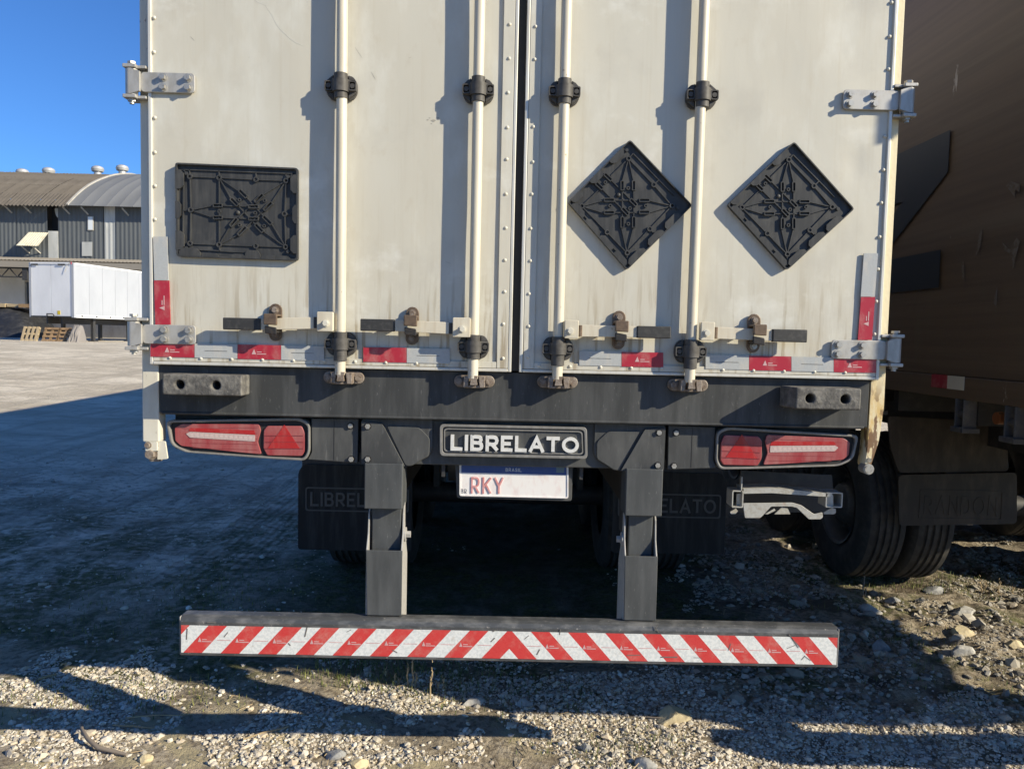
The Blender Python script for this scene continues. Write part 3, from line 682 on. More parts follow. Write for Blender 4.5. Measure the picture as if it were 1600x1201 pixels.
# doors
def door_y(x, z, sx, ed=1.0):             # face of the slightly wavy door sheet
    return YD+.004-ed*(.0030*mnoise.noise(Vector((x*2.1+sx*9, z*1.3, 2)))+.0012*mnoise.noise(Vector((x*6+sx*5, z*4, 5))))
def mark(mb, p, q, wd):                   # flat scratch lying on the sheet
    sx = -1 if p[0] < 0 else 1; p = Vector(p); q = Vector(q); d = (q-p).normalized(); n = Vector((-d.y,d.x))*wd/2
    k = 4; L_ = [p+(q-p)*i/k for i in range(k+1)]; vs_ = []
    for i,c in enumerate(L_):
        w_ = .35 if i in (0,k) else random.uniform(.7,1.2)
        for e in (c+n*w_, c-n*w_): vs_.append((e.x, door_y(e.x,e.y,sx)-.0004, e.y))
    mb.add(vs_, [(2*i,2*i+1,2*i+3,2*i+2) for i in range(k)])
def door(sx):
    x0, x1 = (-1.264,-.0135) if sx < 0 else (.0135,1.268)
    # main sheet: subdivided, gently wavy
    nx_, nz_ = 44, 60; mb = MB(); vs_ = []
    for j in range(nz_+1):
        for i in range(nx_+1):
            x = x0+.010+(x1-x0-.020)*i/nx_; z = ZB+.012+(ZT-.02-ZB-.012)*(j/nz_)
            ed = min(1, min(i,nx_-i)/5)*min(1, min(j,nz_-j)/4)
            y = door_y(x, z, sx, ed)
            if sx > 0:
                dx, dz = x-at(1336,255,YD)[0], z-at(1336,255,YD)[1]; y += .006*math.exp(-(dx*dx+dz*dz)/.0012)
            vs_.append((x,y,z))
    mb.add(vs_, [(j*(nx_+1)+i,j*(nx_+1)+i+1,(j+1)*(nx_+1)+i+1,(j+1)*(nx_+1)+i) for j in range(nz_) for i in range(nx_)])
    d = part(mb, 'door', DOOR, smooth=60)
    # perimeter trim: outer lip, inner flat
    t = MB()
    t.box(x0, x0+.012, YD-.004, .010, ZB, ZT); t.box(x1-.012, x1, YD-.004, .010, ZB, ZT); t.box(x0+.012, x1-.012, YD-.005, .010, ZB, ZB+.011)
    part(t, 'edge_trim', TRIM, d, bevel=.0025)
    t = MB(); xa = x1-.013 if sx < 0 else x0+.013; xb_ = xa+(-.038 if sx < 0 else .038)
    t.box(min(xa,xb_), max(xa,xb_), YD-.0035, YD+.001, ZB+.0125, ZT-.01)
    t.box(x0+.052 if sx > 0 else x0+.013, x1-.013 if sx > 0 else x1-.052, YD-.0025, YD+.0015, ZB+.0125, ZB+.034)
    part(t, 'edge_strip', DOOR, d, bevel=.001)
    rv = MB(); z = ZB+.05
    while z < 3.2:
        for xx in ((x0+.020 if sx < 0 else x0+.030), (x1-.030 if sx < 0 else x1-.020)):
            if abs(z-2.5) > .06 or (xx < 0) == (abs(xx) < .5): rv.dome(xx+random.uniform(-.0015,.0015), YD-(.003 if abs(xx) < .5 else -.002), z+random.uniform(-.004,.004), .0066)
        z += .112
    x = x0+.07
    while x < x1-.05:
        if min(abs(abs(x)-.60), abs(abs(x)-.145)) > .03: rv.dome(x, YD-.002, ZB+.024, .0066)
        x += .1065
    kind(part(rv, 'rivet_row', POST, d, smooth=50), 'stuff')
    return d
dL, dR = door(-1), door(1)
mb = MB(); mb.box(-.0125,.0125,-.004,.012,ZB+.004,ZT); part(mb, 'door_gasket', SEAL)
# scratches on the left leaf
mb = MB(); pts = [(398,0),(415,8),(424,22),(433,40),(446,54),(459,65),(474,71)]
for a, b_ in zip(pts[:-1], pts[1:]): mark(mb, at(*a,YD), at(*b_,YD), .0024)
part(mb, 'scratch', DOORS, dL)
mb = MB()
for cx, cz, r_ in ((677,188,.010),(668,187,.005),(684,184,.006),(674,193,.004),(671,184,.004)):
    x,z = at(cx,cz,YD); yq = door_y(x,z,-1); mb.prism(rounded([(x-r_,z),(x,z+r_*.4),(x+r_,z+.001),(x+.2*r_,z-r_*.5)],.002), yq-.0006, yq+.001)
for px,py,a,l in ((560,82,-.95,.045),(583,118,-1.0,.030),(300,60,-.8,.02),(1235,300,.2,.0),(640,90,.3,.01),(700,410,-.2,.02)):
    if l: x,z = at(px,py,YD); d = (math.cos(a)*l/2, math.sin(a)*l/2); mark(mb,(x-d[0],z-d[1]),(x+d[0],z+d[1]),.0012)
part(mb, 'paint_chip', DOORC, dL)
# hinges
def hinge(s, zc):
    dx = at(306,130,YD)[0] if s < 0 else at(1316,157,YD)[0]
    h = part(MB().prism(rounded([(s*1.285,zc+.033),(dx,zc+.033),(dx,zc-.033),(s*1.285,zc-.033)],.014,4), YD-.010, YD-.002), 'hinge', ALU, bevel=.002)
    k = MB()                                 # wrapped knuckle
    pts = []
    xo = s*1.318; yo = YD-.002
    for i in range(15):
        t = R(-90+i*24) if s > 0 else R(270-i*24)
        pts.append((xo+.021*math.cos(t), yo+.010+.021*math.sin(t)))
    o_ = len(k.v)
    k.cyl((xo,yo,zc-.042),(xo,yo,zc+.042),.020,24)
    k.prism([(s*1.284,zc+.0325),(xo,zc+.0425),(xo,zc-.0425),(s*1.284,zc-.0325)], yo-.020, yo-.008)
    part(k, 'hinge_knuckle', ALU, h, smooth=35)
    k = MB(); k.cyl((xo,yo,zc-.062),(xo,yo,zc+.060),.0085,12); k.cyl((xo,yo,zc+.060),(xo,yo,zc+.068),.014,6)
    k.cyl((xo,yo,zc-.064),(xo,yo,zc-.052),.014,6); k.cyl((xo,yo,zc-.072),(xo,yo,zc-.05),.008,10); part(k, 'hinge_pin', STEEL, h)
    k = MB()
    for zz in (zc+.050, zc-.050):
        k.prism(rounded([(xo-s*.022,zz-.006),(xo+s*.022,zz-.006),(xo+s*.022,zz+.006),(xo-s*.022,zz+.006)],.003), yo-.022, yo+.05)
        k.prism([(xo-s*.022,zz-.005),(xo-s*.05,zz-.005),(xo-s*.05,zz+.005),(xo-s*.022,zz+.005)], yo-.006, yo+.05)
    part(k, 'hinge_lug', ALU, h, bevel=.002)
    for fx, fz in ((.022,.016),(.022,-.016),(.106,.016),(.106,-.016)):
        part(MB().bolt(dx+s*fx, YD-.010, zc+fz, .0105, .014), 'bolt', STEEL, h)
for s in (-1,1):
    for zc in (2.500, 1.652): hinge(s, zc)
for s in (-1,1): hinge(s, 3.36)
# lock rods
RY = YD-.031
def clamp(x, z, parent):
    c = MB()
    fl = rounded([(x-.052,z+.018),(x-.036,z+.040),(x+.036,z+.040),(x+.052,z+.018),(x+.052,z-.018),(x+.036,z-.040),(x-.036,z-.040),(x-.052,z-.018)],.012,3)
    c.prism(fl, YD-.014, YD-.001)
    # saddle over the rod, with arms
    sec = []
    for i in range(13):
        t = R(180*i/12); sec.append((x-.0285*math.cos(t), RY-.0285*math.sin(t)))
    sec = [(x-.049,YD-.012),(x-.0485,YD-.024),(x-.033,YD-.029)]+sec+[(x+.033,YD-.029),(x+.0485,YD-.024),(x+.049,YD-.012)]
    n = len(sec)
    vs_ = [(a,b_,z-.020) for a,b_ in sec]+[(a,b_,z+.020) for a,b_ in sec]
    c.add(vs_, [tuple(range(n)), tuple(range(2*n-1,n-1,-1))]+[(i,n+i,n+(i+1)%n,(i+1)%n) for i in range(n)])
    c.cyl((x,RY,z-.041),(x,RY,z+.041),.0228,22)
    for s in (-1,1):                         # pocket walls round the bolts, gussets
        c.loopframe(rrect(x+s*.040-.013,x+s*.040+.013,z-.016,z+.016,.004,2), rrect(x+s*.040-.0095,x+s*.040+.0095,z-.0125,z+.0125,.004,2), YD-.040, YD-.02)
        c.bolt(x+s*.040, YD-.027, z, .0088, .012)
        for t in (-1,1): c.prism([(x+s*.026,z+t*.021),(x+s*.047,z+t*.021),(x+s*.026,z+t*.038)], YD-.027, YD-.013)
    return part(c, 'rod_clamp', CLAMP, parent, smooth=32)
def cam_keeper(x, z):
    st = []
    for i in range(9): t = R(90+22.5*i); st.append((x-.050+.021*math.cos(t), z+.021*math.sin(t)))
    for i in range(9): t = R(-90+22.5*i); st.append((x+.050+.021*math.cos(t), z+.021*math.sin(t)))
    k = part(MB().prism(st, -.012, -.001), 'cam_keeper', CAST, bevel=.002)
    c = MB()
    c.prism(rounded([(x-.034,z+.019),(x-.016,z+.019),(x-.020,z-.019),(x-.036,z-.019)],.003), -.058, -.011)
    c.prism(rounded([(x+.016,z+.019),(x+.038,z+.019),(x+.038,z-.019),(x+.020,z-.019)],.003), -.058, -.011)
    c.prism(rounded([(x-.034,z-.012),(x+.036,z-.012),(x+.036,z-.021),(x-.034,z-.021)],.003), -.052, -.011)
    part(c, 'keeper_jaw', CAST, k, bevel=.003)
    c = MB(); c.prism(rounded([(x-.014,z+.022),(x+.014,z+.022),(x+.010,z+.006),(x+.013,z-.010),(x-.013,z-.010),(x-.010,z+.006)],.003), -.068, -.035); part(c, 'cam_hook', CAST, k, bevel=.003)
    for s in (-1,1): part(MB().bolt(x+s*.052, -.012, z, .0115, .012), 'bolt', CAST, k)
RODS = [(-.606,-.600),(-.145,-.145),(.145,.145),(.609,.601)]
KEY = {0: [(250,0)], }
rods = []
for i,(xt,xb_) in enumerate(RODS):
    zk = at((531,742,870,1078)[i], (590,596,597,602)[i], -.03)[1]
    r_ = part(MB().cyl((xb_,RY,zk+.012),(xt,RY,4.1),.0178,24), 'lock_rod', WHITE, smooth=40)
    clamp(xt+(xb_-xt)*.0, 2.495, r_); clamp(xb_, 1.633, r_); clamp(xt, 3.36, r_)
    if i != 1: part(MB().cyl((xb_,RY,1.592),(xb_,RY,1.575),.0225,22), 'rod_collar', CLAMP, r_, smooth=40)
    cam_keeper(xb_+.004, zk)
    rods.append(r_)
# handles: hub plate, bar, grip, keeper
HND = [  # hub box, bar x, grip box, keeper px (x0,x1,y0,y1), y line
    ((497,487,522,518),(404,498,496,515),(350,408,496,516),(420,440,474,533)),
    ((708,496,735,527),(611,706,502,521),(564,617,498,518),(633,655,479,539)),
    ((882,500,903,529),(903,1002,508,526),(995,1047,509,529),(956,978,485,546)),
    ((1094,503,1114,532),(1112,1212,513,532),(1206,1259,514,535),(1166,1190,490,551))]
for i,(hub,bar_,grip,kp) in enumerate(HND):
    s = -1 if i < 2 else 1
    Yh = -.062
    a = at(hub[0],hub[1],Yh); b_ = at(hub[2],hub[3],Yh)
    hx0, hx1, hz0, hz1 = a[0], b_[0], b_[1], a[1]; zc = (hz0+hz1)/2
    g0 = at(grip[0],grip[2],Yh); g1 = at(grip[1],grip[3],Yh); zg0, zg1 = g1[1], g0[1]; zg = (zg0+zg1)/2
    inner = hx0 if s < 0 else hx1
    outer = g0[0] if s < 0 else g1[0]
    ginner = g1[0] if s < 0 else g0[0]
    # flat bar, slightly sloping
    zb0 = zc-.004
    mb = MB(); mb.prism(rounded([(inner+(-s)*-.012*-1,zb0+.020),(inner+(-s)*-.012*-1,zb0-.020),(ginner,zg-.019),(ginner,zg+.019)],.003), Yh-.006, Yh+.003)
    h = part(mb, 'door_handle', WHITE, bevel=.0015)
    mb = MB(); mb.prism(rounded([(hx0,hz0),(hx1,hz0),(hx1,hz1),(hx0,hz1)],.004), Yh-.018, Yh-.009)
    mb.prism(rounded([(hx0,hz0),(hx1,hz0),(hx1,hz1),(hx0,hz1)],.004), Yh+.006, Yh+.014); xx = hx1-.004 if s < 0 else hx0; mb.box(xx,xx+.004,Yh-.012,Yh+.012,hz0+.002,hz1-.002)
    part(mb, 'hub_plate', WHITE, h, bevel=.002)
    xm = (hx0+hx1)/2+.004*s*-1
    part(MB().bolt(xm, Yh-.018, zc-.006, .0095, .013), 'bolt', POST, h)
    mb = MB(); mb.prism(rounded([(outer,zg0),(ginner,zg0),(ginner,zg1),(outer,zg1)],.004), Yh-.013, Yh+.009); part(mb, 'grip', GRIP, h, bevel=.004)
    mb = MB(); xi = inner+s*.006; mb.cyl((xi,Yh-.004,zb0-.019),(xi,Yh-.004,zb0+.019),.008,10); part(mb, 'pivot_bush', BLACKM if s < 0 else BROWN, h)
    # keeper
    k0 = at(kp[0],kp[2],-.03); k1 = at(kp[1],kp[3],-.03); xc = (k0[0]+k1[0])/2; hw = .0225; zt, zb = k0[1], k1[1]; zm = (zt+zb)/2+.008
    st = []
    for q in range(9): t = R(22.5*q); st.append((xc+hw*math.cos(t), zt-hw+hw*math.sin(t)))
    for q in range(9): t = R(180+22.5*q); st.append((xc+hw*math.cos(t), zb+hw+hw*math.sin(t)))
    mt = BROWN
    k = part(MB().prism(st, YD-.009, YD-.001), 'handle_keeper', mt, bevel=.002)
    c = MB()                                   # folded cradle under the bar and latch over it
    c.prism([(xc-.021,zg+.036),(xc+.022,zg+.036),(xc+.022,zg+.028),(xc-.021,zg+.028)], YD-.066, YD-.009)
    c.prism(rounded([(xc-.021,zg+.036),(xc+.024,zg+.036),(xc+.024,zg-.002),(xc-.021,zg+.000)],.004), YD-.074, YD-.063)
    part(c, 'latch_flap', BROWN, k, bevel=.004)
    c = MB(); c.prism([(xc-.020,zg-.021),(xc+.022,zg-.021),(xc+.022,zg-.028),(xc-.020,zg-.028)], YD-.060, YD-.009)
    c.prism(rounded([(xc-.020,zg-.004),(xc+.020,zg-.010),(xc+.021,zg-.034),(xc-.018,zg-.030)],.004), YD-.066, YD-.058)
    part(c, 'cradle', BLACKM, k, bevel=.003)
    part(MB().bolt(xc, YD-.009, zt-hw, .0095, .014), 'bolt', CAST, k); part(MB().bolt(xc, YD-.009, zb+hw, .0095, .014), 'bolt', STEEL if i == 3 else CAST, k)

# placard holders
YF, YR = YD-.0045, YD-.0165
def placard(out, pts_s, scale, ox, oy, nodes, lines, slots, bosses, knob, clips, pegs):
    T = lambda p: at(ox+p[0]/scale, oy+p[1]/scale, YR)
    o = [T(p) for p in out]
    hold = part(MB().prism(rounded(o,.010), YF, YF+.006), 'placard_holder', PLAC, bevel=.001)
    oi = inset(o, .0055)
    part(MB().loopframe(rounded(o,.010), rounded(oi,.008), YR, YF), 'rim', PLAC, hold)
    c = MB(); y0, y1 = YF-.0050, YF+.001
    for a, b_ in lines: c.bar(T(a), T(b_), .0034, y0, y1)
    for a in nodes: c.ring(*T(a), YF-.0075, YF+.001, .0092, .0050, 14)
    for a in bosses: c.ring(*T(a), YF-.0060, YF+.001, .0064, .0031, 12)
    for (a, b_) in slots:
        p, q = Vector(T(a)), Vector(T(b_)); d = (q-p).normalized(); n = Vector((-d.y,d.x))
        def rec(l, w_): 
            return [tuple(p-d*l+n*w_), tuple(q+d*l+n*w_), tuple(q+d*l-n*w_), tuple(p-d*l-n*w_)]
        c.loopframe(rounded(rec(.004,.0068),.003), rounded(rec(.0012,.0036),.002), YF-.0085, YF+.001)
    part(c, 'rib_lattice', PLAC, hold)
    if knob: x,z = T(knob); part(MB().dome(x,YF,z,.0085,14), 'knob', PLAC, hold, smooth=50)
    for a, b_, dn in clips:                    # stepped lips along the rim, dn = inward vector in crop px
        m1 = (a[0]+dn[0],a[1]+dn[1]); m2 = (b_[0]+dn[0],b_[1]+dn[1])
        ax = ((b_[0]-a[0])*.18, (b_[1]-a[1])*.18)
        poly = [T(a), T((a[0]+dn[0]*.55,a[1]+dn[1]*.55)), T((m1[0]+ax[0],m1[1]+ax[1])), T((m2[0]-ax[0],m2[1]-ax[1])), T((b_[0]+dn[0]*.55,b_[1]+dn[1]*.55)), T(b_)]
        part(MB().prism(poly, YR-.0006, YR+.006), 'clip', PLAC, hold)
    c = MB()
    for a in pegs: x,z = T(a); c.cyl((x,YR+.004,z),(x,YD+.002,z),.006,8)
    part(c, 'spacer', PLAC, hold)
    return hold
n_ = [(430,258),(692,268),(1022,285),(1292,295),(438,558),(1278,592),(432,857),(692,868),(1022,880),(1288,888)]
L_ = [((430,258),(692,268)),((692,268),(1022,285)),((1022,285),(1292,295)),((430,258),(438,558)),((438,558),(432,857)),((432,857),(692,868)),((692,868),(1022,880)),((1022,880),(1288,888)),((1292,295),(1278,592)),((1278,592),(1288,888)),
      ((692,268),(692,868)),((430,258),(425,195)),((692,268),(690,205)),((1022,285),(1020,220)),((1292,295),(1290,230)),((430,258),(370,195)),((1292,295),(1360,230)),((438,558),(372,562)),((1278,592),(1340,600)),((692,868),(695,925)),((1022,880),(1025,915)),
      ((370,195),(1360,232)),((372,330),(366,860)),((390,905),(940,938)),((432,857),(390,905)),((1288,888),(1350,950)),
      ((438,558),(645,515)),((438,558),(645,625)),((720,517),(960,525)),((720,625),(960,635)),
      ((692,268),(870,390)),((692,268),(800,462)),((935,440),(1095,620)),((855,510),(1020,690)),((1160,680),(1288,888)),((1085,745),(1288,888)),
      ((1292,295),(1085,420)),((1292,295),(1160,495)),((1015,485),(850,640)),((1100,555),(930,715)),((800,690),(692,868)),((870,775),(692,868))]
S_ = [((648,517),(714,517)),((648,625),(714,625)),((965,528),(1037,528)),((965,637),(1037,637)),((880,385),(935,438)),((805,460),(855,510)),((1095,620),(1155,678)),((1025,692),(1080,748)),((1020,480),(1080,425)),((1100,553),(1160,497)),((800,695),(850,640)),((870,775),(930,715))]
B_ = [(692,570),(875,467),(1015,583),(1100,472),(875,690),(1095,700)]
cl = [((306,200),(306,370),(75,0)),((308,480),(308,635),(48,0)),((310,745),(310,915),(75,0)),
      ((340,965),(530,975),(0,-70)),((545,975),(690,982),(0,-36)),((810,985),(930,990),(0,-36)),((930,990),(1065,998),(0,-75)),((1075,998),(1200,1003),(0,-36)),((1205,1003),(1330,1008),(0,-36)),
      ((1398,245),(1398,410),(-62,0)),((1398,515),(1398,680),(-45,0)),((1398,785),(1398,950),(-62,0))]
placard([(305,137),(1402,185),(1400,1012),(318,975)], None, 5.714, 220, 230, n_, L_, S_, B_, (855,580), cl, [(400,230),(1310,260),(400,900),(1310,930)])
def diamond(ox, oy, shx, shy, out, clips):
    f = lambda pts: [(a+shx,b_+shy) for a,b_ in pts]
    T_, Lf, Bt, Rt = (615,235),(248,608),(603,975),(955,605)
    UR, LL_, LR = (812,440),(447,812),(780,787)
    nodes = f([T_,Lf,Bt,Rt,UR,LL_,LR])
    ln = [(T_,UR),(UR,Rt),(Lf,LL_),(LL_,Bt),(Bt,LR),(LR,Rt),(T_,(475,372)),((395,468),Lf),
          (T_,(565,415)),(T_,(655,415)),((565,480),(565,700)),((655,480),(655,700)),((558,772),Bt),((655,772),Bt),
          (Lf,(425,560)),(Lf,(425,662)),((495,562),(705,562)),((495,658),(705,658)),((772,562),Rt),((772,658),Rt),
          ((475,400),(635,560)),((405,470),(565,630)),(T_,(650,195)),(UR,(850,405)),(LR,(825,830)),(Lf,(185,640)),(Bt,(603,1040)),
          ((650,195),(975,525)),((210,615),(365,795)),((430,865),(600,1045))]
    ln = [(f([a])[0],f([b_])[0]) for a,b_ in ln]
    sl = [((565,418),(565,478)),((655,418),(655,478)),((565,700),(565,770)),((655,700),(655,770)),((430,560),(495,560)),((430,658),(495,658)),((705,562),(770,562)),((705,655),(770,655)),((430,360),(475,402)),((365,432),(405,470)),((632,560),(672,600)),((567,628),(608,670))]
    sl = [(f([a])[0],f([b_])[0]) for a,b_ in sl]
    bs = f([(612,467),(470,605),(750,605),(612,747),(432,422),(625,625)])
    return placard(out, None, 5.004, ox, oy, nodes, ln, sl, bs, f([(535,520)])[0], clips, f([(600,170),(190,600),(600,1050),(1000,620)]))
o1 = [(622,90),(1112,605),(600,1110),(136,580)]
def dclips(o):
    def lerp(a,b_,t): return (a[0]+(b_[0]-a[0])*t, a[1]+(b_[1]-a[1])*t)
    T_,R_,B,Lf = o; c = []
    for (a,b_,dn,ts) in ((Lf,T_,(38,34),((.04,.20),(.34,.52),(.66,.86))),(Lf,B,(36,-34),((.05,.24),(.28,.48),(.52,.72),(.76,.95))),(B,R_,(-40,-38),((.06,.30),(.36,.58),(.62,.84)))):
        for t0,t1 in ts: c.append((lerp(a,b_,t0),lerp(a,b_,t1),dn))
    return c
diamond(860, 200, 0, 0, o1, dclips(o1))
o2 = [(655,105),(1128,632),(600,1112),(134,600)]
diamond(1110, 200, 4, 10, o2, dclips(o2))

# reflective tape on the doors
def tape(px, mt, parent, logo=None, vert=False):
    x0,y0,x1,y1 = px
    p = [at(x0,y0,YD),at(x1,y0+(x1-x0)*.020,YD),at(x1,y1+(x1-x0)*.020,YD),at(x0,y1,YD)]
    if vert: p = ats([(x0,y0),(x1,y0),(x1+2.2,y1),(x0+2.2,y1)] if x0 < 800 else [(x0,y0),(x1,y0),(x1-5,y1),(x0-5,y1)], YD)
    o = part(MB().prism(p, YD-.0048, YD-.0006), 'reflective_tape', mt, parent)
    if logo:
        cx = sum(q[0] for q in p)/4; cz = sum(q[1] for q in p)/4
        mb = MB(); y0_, y1_ = YD-.0054, YD-.0046
        def loc(u, v): return (cx+u, cz+v) if not vert else (cx-v, cz+u)
        mb.prism([loc(-.026,-.008),(loc(-.011,-.008)),loc(-.018,.010)], y0_, y1_)
        mb.prism([loc(-.008,-.001),loc(.008,-.001),loc(.008,.0018),loc(-.008,.0018)], y0_, y1_)
        mb.prism([loc(-.008,-.008),loc(.024,-.008),loc(.024,-.0052),loc(-.008,-.0052)], y0_, y1_)
        part(mb, 'tape_print', LOGO, parent)
    elif mt is GREYT and not vert:
        cz = (p[0][1]+p[2][1])/2; part(MB().box(p[0][0]+.035,p[1][0]-.035,YD-.0054,YD-.0046,cz-.0008,cz+.0008), 'tape_print', RUBB, parent)
tape((240,370,262,438),GREYT,dL,vert=True); tape((241.5,438.5,265,507),RED,dL,True,True)
for px,mt,lg in (((236,535,304.5,557),RED,1),((305,536.5,371.5,558.5),GREYT,0),((372,538,439.5,560.5),RED,1),((440,539.5,507,562),GREYT,0),((568,542,635.5,565),RED,0),((636,543.5,703,566.5),GREYT,0)): tape(px,mt,dL,lg)
for px,mt,lg in (((905,548,970.5,570.5),GREYT,0),((971,549.5,1036,572.5),RED,1),((1102,554,1169.5,576),GREYT,0),((1170,555.5,1235.5,578),RED,1),((1236,557,1301.5,579.5),GREYT,0),((1302,558.5,1368,581),RED,1)): tape(px,mt,dR,lg)
tape((1349,396,1371,463.5),GREYT,dR,vert=True); tape((1344.5,464,1366.5,531),RED,dR,True,True)

# rear sill and rubber blocks
zs0, zs1 = at(800,656,0)[1], ZB-.002
mb = MB(); mb.box(-1.242,1.248,.002,.30,zs0,zs1-.001); mb.prismx([(.002,zs0+.006),(-.004,zs0),(.0,zs0-.006),(.05,zs0-.006),(.05,zs0-.001)],-1.235,1.235); part(mb, 'rear_sill', SILL, bevel=.004)
def holes_block(x0, x1, z0, z1, y0, holes, cham):
    n = 14
    # solid with two drilled holes: frame strips around square hole cells, with round holes
    mb = MB(); hx = [h for h in holes]; zc = (z0+z1)/2; r = .0155
    xs = [x0]+[(hx[0]+hx[1])/2]+[x1]
    for k in range(2):
        a, b_ = xs[k], xs[k+1]
        o = []; i_ = []
        for q in range(16):
            t = 2*PI*(q+.5)/16; i_.append((hx[k]+r*math.cos(t), zc+r*math.sin(t)))
            c, s_ = math.cos(t), math.sin(t)
            dx = (b_-hx[k]) if c > 0 else (hx[k]-a); dz = (z1-zc) if s_ > 0 else (zc-z0)
            o.append([hx[k]+c*min(dx/abs(c), dz/abs(s_)), zc+s_*min(dx/abs(c), dz/abs(s_))])
        for cx_, cz_ in ((a,z0),(b_,z0),(a,z1),(b_,z1)):   # snap nearest to corners
            j = min(range(16), key=lambda j: (o[j][0]-cx_)**2+(o[j][1]-cz_)**2); o[j] = [cx_,cz_]
        mb.loopframe([tuple(p) for p in o], i_, y0, -.001)
    me = mb
    v2 = []
    for (x,y,z) in me.v:                       # tilted ends and top
        if y < y0+.001:
            if cham and abs(x-(x0 if cham < 0 else x1)) < .002: x += -cham*.020
        v2.append((x,y,z))
    me.v = v2
    o = part(me, 'buffer_block', RUBB)
    bm = bmesh.new(); bm.from_mesh(o.data); bmesh.ops.remove_doubles(bm, verts=bm.verts, dist=.0004); bmesh.ops.dissolve_limit(bm, angle_limit=R(2), verts=bm.verts, edges=bm.edges)
    # rough worn edges
    bm.to_mesh(o.data); bm.free()
    b_ = o.modifiers.new('bevel','BEVEL'); b_.width = .006; b_.segments = 3; b_.limit_method = 'ANGLE'; b_.angle_limit = R(50)
    part(MB().box(x0+.01,x1-.01,-.02,-.0015,z0+.008,z1-.008), 'block_core', SEAL, o)
    for h in holes: part(MB().bolt(h,-.0205,zc,.009,.01), 'bolt', SEAL, o)
yb = -.085
a = at(253,584,yb); b_ = at(372,619,yb)
holes_block(a[0], b_[0]+.012, b_[1], a[1], yb, [at(280,601,yb)[0], at(337,601.5,yb)[0]], 0)
yb = -.105
a = at(1241,605,yb); b_ = at(1345,641,yb)
holes_block(a[0]-.012, b_[0], b_[1], a[1], yb, [at(1266,624,yb)[0], at(1321,623,yb)[0]], -1)

# fascia, lamps, name plate
YL = .034
def mir(p): return [(-x,z) for x,z in p]
hous = rounded(ats([(261,656),(470,652),(485,660),(485,706),(478,719),(425,716),(290,706),(268,694)], YL), .02, 4)
lo_ = rounded(ats([(274,668),(285,662),(405,662),(408,672),(403,690),(409,709),(375,706),(284,696),(275,688)], YL), .006)
li_ = rounded(ats([(412.5,672),(418,665),(472,665),(477,676),(477,705),(472,712),(418,711),(412,700)], YL), .006)
bar_l = rounded(ats([(292,677),(298,674),(399.5,679),(399.5,689),(298,683)], YL), .003)
tri = ats([(445,663),(419,700),(469,700)], YL)
for s in (-1,1):
    q = (lambda p: p) if s < 0 else mir
    h = part(MB().prism(q(hous), YL+.004, YL+.09), 'tail_light', PLASTL, bevel=.004)
    part(MB().prism(q(inset(hous,.010)), YL+.001, YL+.01), 'housing', SEAL, h, bevel=.002)
    part(MB().loopframe(q(hous), q(inset(hous,.0105)), YL-.012, YL+.006), 'housing_rim', PLASTL, h, bevel=.003)
    part(MB().prism(q(lo_), YL-.006, YL+.006), 'lens', TAIL, h, bevel=.003)
    part(MB().prism(q(li_), YL-.006, YL+.006), 'lens', TAIL, h, bevel=.003)
    part(MB().prism(q(bar_l), YL-.0075, YL-.004), 'light_strip', LED, h)
    c = MB()
    for k in range(13):
        x_,z_ = at(301+k*7.6, 678.6+k*.42, YL); x_ = x_ if s < 0 else -x_; c.box(x_-.0055,x_+.0055,YL-.0078,YL-.0072,z_-.0050,z_+.0050)
    kind(part(c, 'diode_row', LEDD, h), 'stuff')
    c = MB()
    for k in range(5): p0,p1 = at(286+k*4,669+k*7.5,YL), at(403,668+k*8.6,YL); c.bar(p0 if s < 0 else (-p0[0],p0[1]), p1 if s < 0 else (-p1[0],p1[1]), .0012, YL-.0066, YL-.004)
    for k in range(3): p0,p1 = at(415,680+k*10,YL), at(475,680+k*10,YL); c.bar(p0 if s < 0 else (-p0[0],p0[1]), p1 if s < 0 else (-p1[0],p1[1]), .0012, YL-.0078, YL-.004)
    kind(part(c, 'lens_rib', TAILD, h), 'stuff')
    c = MB(); c.prism(q(ats([(296,671),(300,668),(398,672),(400,678.5),(298,673.5)],YL)), YL-.0072, YL-.004); part(c, 'lens_facet', TAILB, h)
    part(MB().prism(q(tri), YL-.0072, YL-.004), 'reflector', TAILB, h)
pa = ats([(486.5,654),(560,654),(558.5,723),(481,717.5),(487,706)], YL)
pb = rounded(ats([(565.5,654),(676,654),(676,700),(671,712),(656,720),(643,728),(632,728.5),(565.5,724)], YL), .008)
cr = [(602,672),(632,726)]
